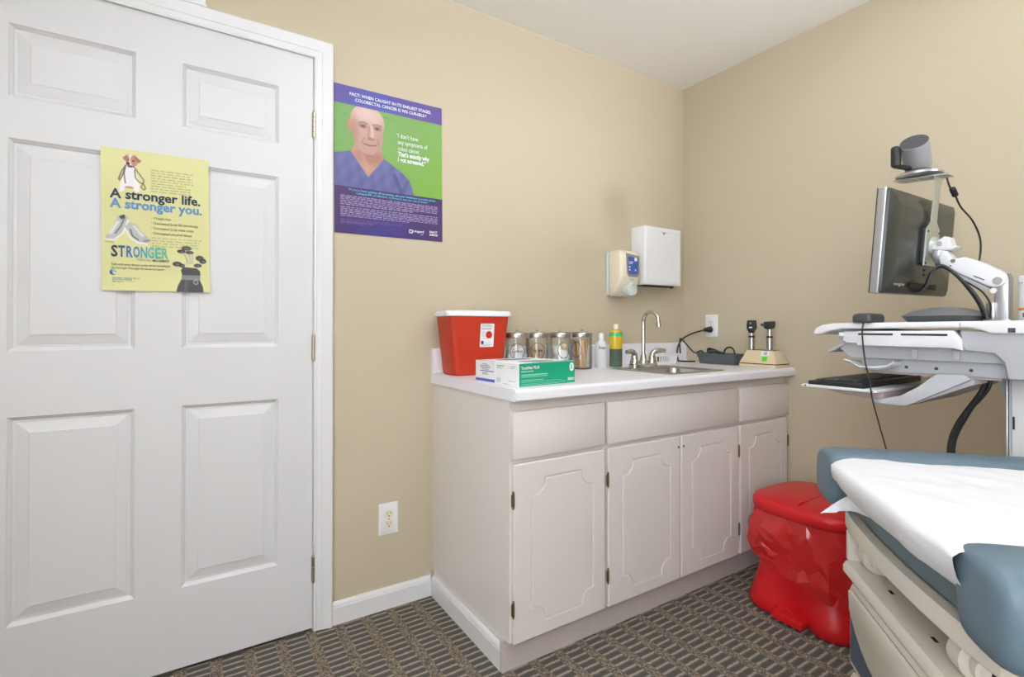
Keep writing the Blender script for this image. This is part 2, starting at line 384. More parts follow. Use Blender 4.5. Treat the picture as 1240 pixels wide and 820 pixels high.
# ---- door casing and jamb
def casing():
    xl, xr, zt = DX0-.006, DX1+.004, DZ1+.006
    prof = [(0, 0), (0, .011), (.006, .013), (.009, .010), (.024, .011), (.027, .013), (.040, .015), (.052, .019), (.058, .020), (.0625, .017), (.063, 0)]
    rings = []
    for (fx, fz) in ((-1, 0), (-1, 1), (1, 1), (1, 0)):
        r = []
        for w_, d in prof: r.append(((xl-w_) if fx < 0 else (xr+w_), -d, (zt+w_) if fz else 0.0))
        rings.append(r)
    b = MB(); b.loft(rings, True, True); return struct(b.build('trim_1', TRIMW, smooth=20))
casing()
b = MB()
b.box(DX1+.002, DX1+.0118, -.001, .118, 0, DZ1+.0118); b.box(DX0-.0118, DX0-.002, -.001, .118, 0, DZ1+.0118); b.box(DX0-.0118, DX1+.0118, -.001, .118, DZ1+.002, DZ1+.0118)
b.box(DX1-.012, DX1+.002, .042, .075, 0, DZ1); b.box(DX0-.002, DX0+.012, .042, .075, 0, DZ1); b.box(DX0, DX1, .042, .075, DZ1-.012, DZ1+.002)
struct(b.build('trim_2', TRIMW, smooth=0))
struct(MB().box(DX0-.0, DX1, .076, .2, 0, DZ1).build('trim_3', DARK, smooth=0))  # added dark block, unseen behind the door, keeps the gaps around it dark
def baseboard(name, p0, p1, h=.081):         # p0 -> p1 with the room on the left-hand side of travel
    p0 = Vector((*p0, 0)); p1 = Vector((*p1, 0)); d = (p1-p0).normalized(); n = Vector((-d.y, d.x, 0))
    prof = [(0, 0), (.012, 0), (.012, h-.02), (.0105, h-.017), (.0105, h-.013), (.008, h-.006), (.004, h), (0, h)]
    b = MB(); b.loft([[q+n*a+Vector((0, 0, z)) for a, z in prof] for q in (p0, p1)])
    return struct(b.build(name, TRIMW, smooth=25))
baseboard('baseboard_back', (-1.56, 0), (-1.9455, 0))
baseboard('baseboard_back_end', (DX0-.07, 0), (RX, 0))
baseboard('baseboard_right', (0, RY), (0, -.56))
baseboard('baseboard_left', (RX, 0), (RX, RY))
baseboard('baseboard_front', (RX, RY), (0, RY))
# ---- six-panel door
PXS = [(-2.801, -2.521), (-2.402, -2.124)]; PZS = [(.262, .833), (1.014, 1.598), (1.712, 1.913)]
YF = -.004
def door():
    b = MB(); Z0 = .012
    xs = [DX0, PXS[0][0], PXS[0][1], PXS[1][0], PXS[1][1], DX1]; zs = [Z0, PZS[0][0], PZS[0][1], PZS[1][0], PZS[1][1], PZS[2][0], PZS[2][1], DZ1]
    yb = YF+.035
    for i in range(5):
        for j in range(7):
            x0, x1, z0, z1 = xs[i], xs[i+1], zs[j], zs[j+1]
            if i in (1, 3) and j in (1, 3, 5):
                rings = []
                for ins, dep in ((0, 0), (.003, .004), (.007, .007), (.010, .011)):
                    rings.append([(x0+ins, YF+dep, z0+ins), (x1-ins, YF+dep, z0+ins), (x1-ins, YF+dep, z1-ins), (x0+ins, YF+dep, z1-ins)])
                b.loft(rings, False, True)
            else: b.add([(x0, YF, z0), (x1, YF, z0), (x1, YF, z1), (x0, YF, z1)], [(0, 1, 2, 3)])
    b.add([(DX0, yb, Z0), (DX1, yb, Z0), (DX1, yb, DZ1), (DX0, yb, DZ1)], [(3, 2, 1, 0)])
    for (a, c) in (((DX0, Z0), (DX1, Z0)), ((DX1, Z0), (DX1, DZ1)), ((DX1, DZ1), (DX0, DZ1)), ((DX0, DZ1), (DX0, Z0))):
        b.add([(a[0], YF, a[1]), (c[0], YF, c[1]), (c[0], yb, c[1]), (a[0], yb, a[1])], [(0, 3, 2, 1)])
    me_o = b.build('door_1', DOORW, smooth=20, recalc=False)
    bm = bmesh.new(); bm.from_mesh(me_o.data); bmesh.ops.remove_doubles(bm, verts=bm.verts[:], dist=1e-5); bmesh.ops.recalc_face_normals(bm, faces=bm.faces[:]); bm.to_mesh(me_o.data); bm.free(); me_o.data.set_sharp_from_angle(angle=math.radians(8))
    struct(me_o)
    for (x0, x1) in PXS:
        for (z0, z1) in PZS:
            rings = []
            for ins, dep in ((.0099, .0115), (.0175, .0115), (.0185, .010), (.044, .0035), (.046, .002)):
                rings.append([(x0+ins, YF+dep, z0+ins), (x1-ins, YF+dep, z0+ins), (x1-ins, YF+dep, z1-ins), (x0+ins, YF+dep, z1-ins)])
            p = MB(); p.loft(rings, False, True); p.add(rings[-1], [(0, 1, 2, 3)]); p.build('panel', DOORW, me_o, smooth=12)
    for zc in (1.80, 1.007, .222):
        h = MB()
        for k in range(5): h.cyl((DX1+.002, YF-.006, zc-.045+k*.018), (DX1+.002, YF-.006, zc-.0275+k*.018), .0062, n=12, b=.001)
        h.cyl((DX1+.002, YF-.006, zc+.045), (DX1+.002, YF-.006, zc+.05), .0045, .003, n=12); h.cyl((DX1+.002, YF-.006, zc-.05), (DX1+.002, YF-.006, zc-.045), .003, .0045, n=12)
        h.box(DX1-.004, DX1+.008, YF-.003, YF+.001, zc-.044, zc+.044); h.build('hinge', NICKEL, me_o)
    k = MB(); M = at((-2.862, YF, .952), FACE_Y)
    k.lathe([(.032, 0), (.032, .004), (.026, .009), (.012, .012), (.011, .03), (.02, .036), (.027, .045), (.028, .054), (.022, .062), (.0, .064)], 24, M); k.build('door_knob', NICKEL, me_o)
    return me_o
door()
# small blank white board standing on the head casing
t = thing('wall_board', 'plain white board standing on top of the door casing', 'board', (-2.50, -.008, 2.106))
MB().box(-2.66, -2.341, -.016, -.0005, 2.1055, 2.30, .002).build('panel', CARD, t)
MB().box(-2.672, -2.338, -.0185, -.0165, 2.1055, 2.112, .0008).build('edge_strip', INKW, t)
# ================================================================== CABINET AND WORKTOP
CX0, CX1, CYF, CYD = -1.548, -.001, -.58, -.60
def base_cabinet():
    t = thing('base_cabinet', 'long low off-white sink cabinet with four grooved doors and drawer fronts', 'cabinet', (-.775, -.3, 0))
    zt = .8535
    MB().box(CX0, CX0+.018, CYF-.0006, -.001, .10, zt).build('side_panel', CABW, t, smooth=0)
    b = MB(); b.box(CX0+.018, CX1, CYF+.02, -.001, .10, .118); b.box(CX1-.016, CX1, CYF+.02, -.001, .118, zt); b.box(CX0+.018, CX1-.016, -.008, -.001, .118, zt)
    b.build('carcass', CABW, t, smooth=0)
    f = MB()
    for x0, x1 in ((CX0+.0182, CX0+.03), (-1.176, -1.142), (-.407, -.376), (CX1-.03, CX1)): f.box(x0, x1, CYF-.0005, CYF+.019, .10, zt)
    for z0, z1 in ((.10, .125), (.645, .682), (.812, zt)): f.box(CX0+.0182, CX1, CYF-.0003, CYF+.018, z0, z1)
    f.box(-.79, -.75, CYF-.0002, CYF+.018, .1, .66)
    f.build('face_frame', CABW, t, smooth=0)
    # closed backs behind the fronts
    for (x0, x1) in ((-1.545, -1.166), (-1.151, -.393), (-.381, -.003)):
        d = MB(); d.box(x0, x1, CYD, CYF-.0008, .671, .819, .003); d.build('drawer_front', CABW, t)
    def leaf(x0, x1, z0, z1):
        bm = bmesh.new()
        def loop(pts, y): return [bm.verts.new((p[0], y, p[1])) for p in pts]
        def edges(vs): return [bm.edges.new((vs[i], vs[(i+1) % len(vs)])) for i in range(len(vs))]
        e = .0025
        gx0, gx1, gz0, gz1 = x0+.068, x1-.056, z0+.045, z1-.055; c = .05; s = .009
        if x1-x0 < .375: gx0, gx1 = x0+.064, x1-.054
        path = []
        def corner(cx, cz, sx, sz):   # concave corner, travelling counter-clockwise
            a = []
            for k in range(7):
                th = PI/2*k/6; a.append((cx+sx*(s+(c-s)*math.cos(th)), cz+sz*(s+(c-s)*math.sin(th))))
            return [(cx+sx*c, cz)]+a+[(cx, cz+sz*c)]
        path += corner(gx0, gz0, 1, 1)[::-1]
        path += corner(gx1, gz0, -1, 1)
        path += corner(gx1, gz1, -1, -1)[::-1]
        path += corner(gx0, gz1, 1, -1)
        n = len(path); area = sum(path[i][0]*path[(i+1) % n][1]-path[(i+1) % n][0]*path[i][1] for i in range(n))
        if area < 0: path = path[::-1]
        def off(d):
            out = []
            for i in range(n):
                p, q, r = Vector(path[i-1]), Vector(path[i]), Vector(path[(i+1) % n])
                a = (q-p).normalized(); g = (r-q).normalized(); na = Vector((a.y, -a.x)); ng = Vector((g.y, -g.x)); m = na+ng
                m = m/max(.5, m.dot(na)) if m.length > 1e-6 else na
                out.append(q+m*d)
            return out
        O = loop(off(.0034), CYD); I = loop(off(-.0034), CYD); B = loop(path, CYD+.006)
        R = loop([(x0+e, z0+e), (x1-e, z0+e), (x1-e, z1-e), (x0+e, z1-e)], CYD)
        bmesh.ops.triangle_fill(bm, edges=edges(R)+edges(O), use_beauty=True)
        for i in range(n):
            j = (i+1) % n; bm.faces.new((O[i], O[j], B[j], B[i])); bm.faces.new((B[i], B[j], I[j], I[i]))
        bm.faces.new(I)
        R2 = loop([(x0, z0), (x1, z0), (x1, z1), (x0, z1)], CYD+e); R3 = loop([(x0, z0), (x1, z0), (x1, z1), (x0, z1)], CYF-.0008)
        for i in range(4):
            j = (i+1) % 4; bm.faces.new((R[i], R[j], R2[j], R2[i])); bm.faces.new((R2[i], R2[j], R3[j], R3[i]))
        bm.faces.new(R3[::-1])
        d = MB(); d.bm(bm); return d.build('door', CABW, t, smooth=25)
    hx = {0: -1, 1: -1, 2: 1, 3: 1}
    for k, (x0, x1) in enumerate(((-1.543, -1.167), (-1.151, -.776), (-.766, -.399), (-.382, -.016))):
        dr = leaf(x0, x1, .105, .656)
        xh = x0-.004 if hx[k] < 0 else x1+.004
        for zc in (.549, .215):
            h = MB(); h.cyl((xh, CYD-.001, zc-.022), (xh, CYD-.001, zc+.022), .0042, n=10, b=.001); h.ball((xh, CYD-.001, zc+.025), .0038, 1); h.ball((xh, CYD-.001, zc-.025), .0038, 1)
            h.box(min(xh, xh-hx[k]*-.007), max(xh, xh-hx[k]*-.007), CYD-.002, CYD-.0003, zc-.018, zc+.018); h.build('hinge', BRASS, dr)
        if k in (1, 2):
            xx = x1-.008 if k == 1 else x0+.012
            MB().cyl((xx, CYD-.0012, .615), (xx, CYD+.0005, .615), .0042, n=10).build('screw_hole', DARK, dr)
    MB().box(-1.5590, CX1, -.5555, -.540, .0, .0995).build('toe_board', TOEW, t, smooth=0)
    b = MB(); prof = [(0, 0), (.012, 0), (.012, .061), (.0105, .064), (.0105, .068), (.008, .075), (.004, .081), (0, .081)]
    b.loft([[(CX0-a, y, z) for a, z in prof] for y in (-.0125, -.540)]); b.box(CX0-.0005, CX0+.018, -.54, -.0125, .0, .0995)
    b.build('base_trim', TRIMW, t, smooth=25)
    return t
base_cabinet()
ZC = .892; SX0, SX1, SY0, SY1 = -.782, -.420, -.558, -.212      # sink rim
def worktop():
    t = thing('worktop', 'white laminate worktop with rounded front edge and low backsplash', 'worktop', (-.775, -.3, .854))
    x0, x1, yf = -1.556, -.001, -.630
    hx0, hx1, hy0, hy1 = SX0+.014, SX1-.014, SY0+.014, SY1-.014
    r = .014; zb = .854
    nose = [(hy0, zb), (yf+.004, zb), (yf, zb+.004)]
    for k in range(7):
        a = PI+(-PI/2)*k/6; nose.append((yf+r+r*math.cos(a), ZC-r+r*math.sin(a)))
    nose.append((hy0, ZC))
    back = [(hy1, ZC), (-.001, ZC), (-.001, zb), (hy1, zb)]
    b = MB(); b.prism(nose, 'x', x0, x1); b.prism(back, 'x', x0, x1)
    b.box(x0, hx0, hy0, hy1, zb, ZC); b.box(hx1, x1, hy0, hy1, zb, ZC)
    b.build('worktop_slab', LAMI, t, smooth=30)
    t = thing('backsplash', 'low white laminate backsplash along the wall behind the jars and sink', 'backsplash', (-.775, -.01, ZC))
    z = ZC+.0003
    b = MB(); b.prism([(-.032, z), (-.026, z+.002), (-.021, z+.006), (-.020, z+.014), (-.020, .988), (-.016, .994), (-.001, .994), (-.001, z)], 'x', x0, x1); b.build('splash_board', LAMI, t, smooth=30)
    return t
worktop()
def sink():
    t = thing('sink', 'small square stainless steel sink set into the white worktop', 'sink', ((SX0+SX1)/2, (SY0+SY1)/2, ZC))
    bx0, bx1, by0, by1 = SX0+.035, SX1-.035, SY0+.035, SY1-.085
    N = 6
    def R(x0, x1, y0, y1, r, z): return rrect(x0, x1, y0, y1, r, N, z)
    b = MB(); b.loft([R(SX0, SX1, SY0, SY1, .02, ZC+.0003), R(SX0+.002, SX1-.002, SY0+.002, SY1-.002, .02, ZC+.003), R(SX0+.010, SX1-.010, SY0+.010, SY1-.010, .02, ZC+.0038), R(bx0-.006, bx1+.006, by0-.006, by1+.006, .05, ZC+.0025), R(bx0, bx1, by0, by1, .048, ZC-.004)], False)
    b.build('rim', STEEL, t, smooth=50)
    b = MB(); b.loft([R(bx0, bx1, by0, by1, .048, ZC-.004), R(bx0+.004, bx1-.004, by0+.004, by1-.004, .05, ZC-.09), R(bx0+.012, bx1-.012, by0+.012, by1-.012, .05, ZC-.125), R(bx0+.04, bx1-.04, by0+.04, by1-.04, .04, ZC-.14)], False)
    cx, cy = (bx0+bx1)/2, (by0+by1)/2
    b.add(R(bx0+.04, bx1-.04, by0+.04, by1-.04, .04, ZC-.14), [tuple(range(4*(N+1)))]); b.build('basin', STEEL, t, smooth=50)
    d = MB(); d.lathe([(.04, 0), (.038, .003), (.03, .003), (.028, -.002), (.0, -.002)], 24, Matrix.Translation((cx, cy, ZC-.1395))); d.build('drain', CHROME, t)
sink()
def faucet():
    fx, fy, z = -.597, -.248, ZC+.0034
    t = thing('faucet', 'chrome gooseneck tap with two lever handles behind the sink', 'faucet', (fx, fy, z))
    b = MB(); b.loft([rrect(fx-.082, fx+.082, fy-.027, fy+.027, .026, 6, z), rrect(fx-.082, fx+.082, fy-.027, fy+.027, .026, 6, z+.012), rrect(fx-.074, fx+.074, fy-.021, fy+.021, .02, 6, z+.018)]); b.build('base_plate', CHROME, t)
    b = MB(); b.lathe([(.021, .017), (.021, .026), (.017, .032), (.013, .05), (.011, .058)], 20, Matrix.Translation((fx, fy, z)))
    R = .045; top = 1.160-R-.009
    pts = [(fx, fy, z+.03), (fx, fy, z+.12), (fx, fy, top)]
    for k in range(1, 11):
        a = PI*k/10*.94; pts.append((fx, fy-R+R*math.cos(a), top+R*math.sin(a)))
    lp = Vector(pts[-1]); pts.append(lp+Vector((0, -.002, -.02)))
    b.tube(pts, .0092, 14)
    e = Vector(pts[-1]); b.cyl(e+Vector((0, 0, .006)), e+Vector((0, -.001, -.014)), .0115, n=16, b=.002); b.build('spout', CHROME, t)
    for sx in (-1, 1):
        hx = fx+sx*.058; h = MB(); M = Matrix.Translation((hx, fy, z+.016))
        h.lathe([(.022, 0), (.022, .008), (.018, .016), (.0165, .03), (.015, .036), (.0, .04)], 20, M)
        p = cr([(hx, fy, z+.045), (hx+sx*.004, fy-.002, z+.062), (hx+sx*.022, fy-.008, z+.072), (hx+sx*.05, fy-.014, z+.074), (hx+sx*.068, fy-.018, z+.072)], 5)
        n = len(p); h.tube(p, [.015-.006*(i/(n-1)) if i < n-3 else .0095 for i in range(n)], 12); h.build('lever_handle', CHROME, t)
faucet()
# ================================================================== ON THE WORKTOP
def sharps():
    x0, x1, y0, y1 = -1.526, -1.310, -.160, -.034
    z0, z1 = ZC, 1.128
    t = thing('sharps_container', 'red plastic sharps container with white lid standing in the worktop corner', 'container', ((x0+x1)/2, (y0+y1)/2, z0))
    fl = .028; fy = .014
    def ring(k, z, r=.022): return rrect(x0-fl*k, x1+fl*k*.9, y0-fy*k, y1+.0*k, r, 5, z)
    b = MB(); b.loft([rrect(x0+.006, x1-.006, y0+.006, y1-.006, .018, 5, z0), ring(.02, z0+.006), ring(.5, (z0+z1)/2), ring(1, z1)]); b.build('body', RED, t)
    b = MB(); k = 1.25
    b.loft([ring(1.12, z1-.006, .024), ring(1.4, z1-.004, .026), ring(1.4, z1+.008, .026), ring(1.25, z1+.014, .025), ring(.9, z1+.016, .02)]); b.box(x0+.02, x1-.02, y0+.03, y1-.03, z1+.015, z1+.019, .002)
    b.build('lid', WPL, t)
    # label on the sloping front
    lx0, lx1 = -1.424, -1.362
    def F(u, v):   # u right, v up (metres) on the front face
        k = (v-z0)/(z1-z0); return Vector((u, y0-fy*k-.0009, v))
    lb = MB(); la, lz = 1.002, 1.094
    lb.add([F(lx0, la), F(lx1, la), F(lx1+.002, lz), F(lx0+.002, lz)], [(0, 1, 2, 3)]); L = lb.build('label', CARD, t, smooth=0)
    tilt = math.atan(fy/(z1-z0))
    def M(u, v): return Matrix.Translation(F(u, v)) @ FACE_Y @ Matrix.Rotation(tilt, 4, 'X')
    d = MB(); d.lathe([(.0148, 0), (.0148, .0006), (0, .0006)], 24, M(-1.384, 1.050)); d.build('biohazard_disc', mat('print_scarlet', (214, 58, 30), .5), L)
    s = MB()
    for k in range(3):
        a = PI/2+k*2*PI/3; Mk = M(-1.384, 1.050)
        for q in range(10):
            th0 = a+math.radians(-130+26*q); th1 = a+math.radians(-130+26*(q+1)); c = Vector((.0048*math.cos(a), .0048*math.sin(a), .0009))
            P = [c+Vector((r*math.cos(th), r*math.sin(th), 0)) for r, th in ((.0035, th0), (.0052, th0), (.0052, th1), (.0035, th1))]
            s.add(P, [(0, 1, 2, 3)], 0, Mk)
    s.build('biohazard_symbol', DARK, L, smooth=0)
    text('BIOHAZARD', .006, INK, L, M(-1.418, 1.072), width=.045, bold=.02)
    bars = MB()
    for v, wdt in ((1.089, .042), (1.085, .048), (1.081, .05), (1.062, .016), (1.056, .015), (1.050, .014), (1.044, .015), (1.036, .05), (1.018, .03), (1.010, .048), (1.006, .04)):
        xx = lx0+.007
        if v == 1.018: xx = lx0+.022
        Mv = M(xx, v); bars.add([(0, 0, .0004), (wdt, 0, .0004), (wdt, .0014, .0004), (0, .0014, .0004)], [(0, 1, 2, 3)], 0, Mv)
    Mv = M(lx0+.006, 1.013); bars.add([(0, 0, .0004), (.011, 0, .0004), (.011, .013, .0004), (0, .013, .0004)], [(0, 1, 2, 3)], 1, Mv)
    bars.build('small_print', [INKG, INK], L, smooth=0)
sharps()
def glove_box(label, cat, x0, x1, y0, y1, z0, h, rz, side, kind):
    c = ((x0+x1)/2, (y0+y1)/2, z0); t = thing('glove_box', label, cat, c, (0, 0, rz)); W = world_m(t)
    a, d = (x1-x0)/2, (y1-y0)/2
    b = MB(W); b.box(-a, a, -d, d, 0, h, .0015, 1); b.build('carton', CARD, t)
    o = MB(W); o.loft([[(p[0]*.075, p[1]*.028, h+.0004) for p in [(math.cos(q*PI/10), math.sin(q*PI/10)) for q in range(20)]], [(p[0]*.07, p[1]*.024, h+.0006) for p in [(math.cos(q*PI/10), math.sin(q*PI/10)) for q in range(20)]]]); o.build('tear_opening', INKG if kind else BLUEP, t, smooth=0)
    FR = W @ at((-a, -d-.0004, 0), FACE_Y); EN = W @ at((-a-.0004, d, 0), FACE_X)
    if kind:   # green front, white end
        p = MB(FR); p.add([(.003, .002, 0), (2*a-.001, .002, 0), (2*a-.001, h-.001, 0), (.003, h-.001, 0)], [(0, 1, 2, 3)]); p.build('green_front', GREEN, t, smooth=0)
        q = MB(W); q.add([(-a+.05, -d, h+.0003), (a, -d, h+.0003), (a, -d+.02, h+.0003), (-a+.075, -d+.02, h+.0003)], [(0, 1, 2, 3)]); q.build('green_top_strip', GREEN, t, smooth=0)
        text('TouchNxt\u2019 PLUS', .0125, INKW, t, FR @ Matrix.Translation((.011, h-.019, 0)), width=.074, bold=.015)
        text('NITRILE EXAM PF', .006, INKW, t, FR @ Matrix.Translation((.011, h-.0285, 0)), width=.05)
        text('S', .018, GREEN, t, FR @ Matrix.Translation((2*a-.0205, h-.0265, .0006)), bold=.02)
        dd = MB(); dd.lathe([(.0115, 0), (.0115, .0005), (0, .0005)], 24, FR @ Matrix.Translation((2*a-.0155, h-.020, 0)), sx=.85, sy=1.25); dd.build('size_roundel', INKW, t, smooth=0)
        text('3001', .013, INKW, t, FR @ Matrix.Translation((2*a-.035, .011, 0)), width=.029, bold=.02)
        ln = MB(FR)
        for v, wd, th in ((h-.039, .11, .0035), (h-.044, .11, .002), (h-.055, .09, .0022), (h-.060, .17, .0012), (h-.066, .19, .001), (h-.070, .16, .0012)): ln.add([(.011, v, .0003), (.011+wd, v, .0003), (.011+wd, v+th, .0003), (.011, v+th, .0003)], [(0, 1, 2, 3)])
        ln.build('small_print', mat('print_mint', (150, 220, 196), .5), t, smooth=0)
        text('TouchNxt\u2019 PLUS', .007, GREEN, t, EN @ Matrix.Translation((.008, h-.014, 0)), width=.042)
        for grp in (((.008, h-.020, .03),), ((.08, h-.012, .028), (.08, h-.017, .024)), ((.008, .022, .024), (.008, .018, .022), (.008, .014, .024), (.008, .010, .02)), ((.07, .016, .04), (.045, .006, .03))):
            le = MB(EN)
            for x, v, wd in grp: le.add([(x, v, .0003), (x+wd, v, .0003), (x+wd, v+.0014, .0003), (x, v+.0014, .0003)], [(0, 1, 2, 3)])
            le.build('end_print', INKG, t, smooth=0)
    else:
        le = MB(EN); le.add([(.002, .003, 0), (2*d-.002, .003, 0), (2*d-.002, .0125, 0), (.002, .0125, 0)], [(0, 1, 2, 3)]); le.build('blue_band', BLUEP, t, smooth=0)
        le = MB(EN); le.add([(.03, h-.036, 0), (2*d-.008, h-.036, 0), (2*d-.008, h-.033, 0), (.03, h-.033, 0)], [(0, 1, 2, 3)]); le.build('blue_line', BLUEP, t, smooth=0)
        le = MB(EN)
        for k, (v, wd) in enumerate(((.012, .03), (.0165, .06), (.021, .07), (.0255, .062), (.030, .04), (.042, .034), (.0465, .036))): le.add([(d-wd/2, h-v, .0002), (d+wd/2, h-v, .0002), (d+wd/2, h-v+.0022, .0002), (d-wd/2, h-v+.0022, .0002)], [(0, 1, 2, 3)])
        le.build('end_print', INKG, t, smooth=0)
        r = MB(W); r.add([(-a, -d+.004, h+.0003), (-a, d-.004, h+.0003), (-a+.008, d-.004, h+.0003), (-a+.008, -d+.004, h+.0003)], [(0, 1, 2, 3)]); r.build('red_edge', RED, t, smooth=0)
glove_box('white box of gloves with blue band on its end, behind the green one', 'box', -1.528, -1.288, -.452, -.325, ZC, .073, math.radians(2), 0, 0)
glove_box('white glove box with green front lying near the worktop edge', 'box', -1.531, -1.287, -.586, -.464, ZC, .075, math.radians(5), 0, 1)
# ---- jars
JX = [-1.234, -1.130, -1.006, -.887]; JY = -.145
JL = ['clear glass jar of cotton balls with steel lid beside the sharps container', 'clear glass jar of short wooden sticks with steel lid and oval print', 'clear glass jar stuffed with white gauze, steel lid', 'clear glass jar of long wooden tongue sticks beside the white bottle']
for k, x in enumerate(JX):
    t = thing('glass_jar', JL[k], 'jar', (x, JY, ZC), group='glass jars along the back of the worktop'); M = Matrix.Translation((x, JY, ZC)); r = .049
    b = MB(M); b.lathe([(r-.006, 0), (r, .004), (r, .135), (r-.003, .143), (r-.003, .15)], 32, cap1=False); b.build('glass_body', GLASS, t, smooth=50)
    b = MB(M); b.lathe([(r-.008, .001), (r-.003, .003), (r-.008, .0045)], 32); b.build('glass_foot', thin_glass('jar_foot_glass', (190, 200, 196), .15) if k == 0 else bpy.data.materials['jar_foot_glass'], t, smooth=50)
    b = MB(M); b.lathe([(r+.002, .143), (r+.0025, .145), (r+.0025, .161), (r+.001, .1635), (r*.75, .1665), (.012, .168), (.012, .168)], 32); b.build('lid', STEEL, t, smooth=40)
    b = MB(M); b.lathe([(.0055, .166), (.004, .170), (.006, .173), (.006, .176), (.003, .178), (0, .178)], 16); b.build('knob', CHROME, t)
    if k in (0, 1, 2, 3):
        fa = math.radians((-122, -125, -112, -158)[k])
        o = MB(M); pts = []
        for q in range(33):
            a = 2*PI*q/32; th = fa+.62*math.cos(a)*(1 if k < 2 else .8); zz = .088+.034*math.sin(a); pts.append(((r+.0008)*math.cos(th), (r+.0008)*math.sin(th), zz))
        o.tube(pts, .0011, 5, caps=False)
        for q in (-1, 1): o.ball(((r+.0006)*math.cos(fa+q*.2), (r+.0006)*math.sin(fa+q*.2), .0575), .0032, 1)
        o.build('oval_print', INKV, t)
        word = {0: 'Cotton', 1: 'Gauze'}.get(k)
        if word:
            o = text(word, .016, INKV, t, Matrix.Identity(4), width=.042, align='CENTER', bold=.01)
            I = world_m(t).inverted()
            for v in o.data.vertices:
                xx, yy = v.co.x+t.location.x, v.co.y+t.location.y; th = fa+(xx)/r
                v.co = I @ (M @ Vector(((r+.0012)*math.cos(th), (r+.0012)*math.sin(th), .086+yy)))
def lump(b, c, r, seed, sub=2):
    bm = bmesh.new(); bmesh.ops.create_icosphere(bm, subdivisions=sub, radius=1)
    for v in bm.verts:
        n = noise.noise(v.co*1.7+Vector((seed*7.1, seed, 0))); v.co = Vector(c)+v.co*r*(1+.18*n)
    b.bm(bm)
k = 0
for layer, (nr, rr, zz) in enumerate(((5, .029, .022), (5, .029, .046), (4, .026, .068), (2, .02, .088))):
    for q in range(nr):
        a = 2*PI*q/nr+layer*.6; b = MB(); lump(b, (JX[0]+rr*math.cos(a), JY+rr*math.sin(a), ZC+zz), .0155, k); k += 1
        tag(b.build('cotton_ball', COTTON), 'white cotton ball in the glass jar beside the sharps container', 'cotton ball', 'cotton balls in the jar')
def sticks(jx, n, h, grp, label, tw):
    for q in range(n):
        a = 2*PI*q/n*2.4; rr = .012+.026*((q*7) % n)/n; lean = .006
        p0 = Vector((jx+rr*.75*math.cos(a+.6), JY+rr*.75*math.sin(a+.6), ZC+.006)); p1 = Vector((jx+(rr+lean*.4)*math.cos(a), JY+(rr+lean*.4)*math.sin(a), ZC+h*(.93+.07*((q*3) % 5)/5)))
        d = (p1-p0); L = d.length; Mx = Matrix.Translation(p0) @ d.to_track_quat('Z', 'Y').to_matrix().to_4x4() @ Matrix.Rotation(a+q, 4, 'Z')
        b = MB(Mx); b.prism([(-tw, 0), (tw, 0), (tw, L-.003), (tw*.5, L), (-tw*.5, L), (-tw, L-.003)], 'y', -.0009, .0009)
        tag(b.build('wooden_stick', WOOD, smooth=0), label, 'stick', grp)
sticks(JX[1], 18, .118, 'short sticks in the second jar', 'pale wooden stick in the jar between cotton balls and gauze', .0042)
sticks(JX[3], 22, .132, 'tongue sticks in the end jar', 'long pale wooden tongue stick in the jar beside the white bottle', .0062)
b = MB()
for q, (c, r) in enumerate((((0, 0, .03), .038), ((.006, -.006, .062), .034), ((-.016, .004, .085), .024), ((.018, .01, .09), .018), ((-.01, -.02, .05), .022))): lump(b, (JX[2]+c[0], JY+c[1], ZC+c[2]-.0), r*.9, 30+q, 3)
tag(b.build('gauze_wad', GAUZE), 'crumpled white gauze wad filling the third jar', 'gauze')
b = MB(); lump(b, (JX[2]+.004, JY-.022, ZC+.108), .016, 50, 3); tag(b.build('gauze_roll', mat('gauze_tan', (236, 214, 172), .9)), 'small tan bandage roll on top of the gauze in the jar', 'bandage')
# ---- bottles
def bottle(name, label, x, y, prof, capprof, mb_, mc, sx, sy, rz=0):
    t = thing(name, label, 'bottle', (x, y, ZC), (0, 0, rz)); W = world_m(t)
    MB(W).lathe(prof, 28, sx=sx, sy=sy).build('body', mb_, t, smooth=40); MB(W).lathe(capprof, 20).build('cap', mc, t)
    return t, W
FROST = mat('frosted_white', (228, 230, 230), .35, trans=.15)
t, W = bottle('squeeze_bottle', 'plain white squeeze bottle with black handwriting next to the jars', -.762, -.14, [(.027, 0), (.029, .003), (.029, .098), (.026, .114), (.014, .128), (.011, .13), (.011, .138)], [(.0125, .132), (.0125, .156), (.011, .160), (0, .160)], FROST, WPL, 1, .75, math.radians(-32))
text('Soap', .018, INK, t, W @ at((-.017, -.0225, .088), FACE_Y), width=.034, bold=.02, shear=.15)
def bands(name, stops):
    m = bpy.data.materials.new(name); m.use_nodes = True; nt = m.node_tree; p = nt.nodes['Principled BSDF']; p.inputs['Roughness'].default_value = .25
    tc = nt.nodes.new('ShaderNodeTexCoord'); s = nt.nodes.new('ShaderNodeSeparateXYZ'); r = nt.nodes.new('ShaderNodeValToRGB'); r.color_ramp.interpolation = 'CONSTANT'
    mr = nt.nodes.new('ShaderNodeMapRange'); mr.inputs[2].default_value = .2; nt.links.new(tc.outputs['Object'], s.inputs[0]); nt.links.new(s.outputs[2], mr.inputs[0]); nt.links.new(mr.outputs[0], r.inputs[0]); nt.links.new(r.outputs[0], p.inputs['Base Color'])
    e = r.color_ramp.elements; e[0].position = stops[0][0]/.2; e[0].color = lin(*stops[0][1]); e[1].position = stops[1][0]/.2; e[1].color = lin(*stops[1][1])
    for z, c in stops[2:]: q = e.new(z/.2); q.color = lin(*c)
    return m
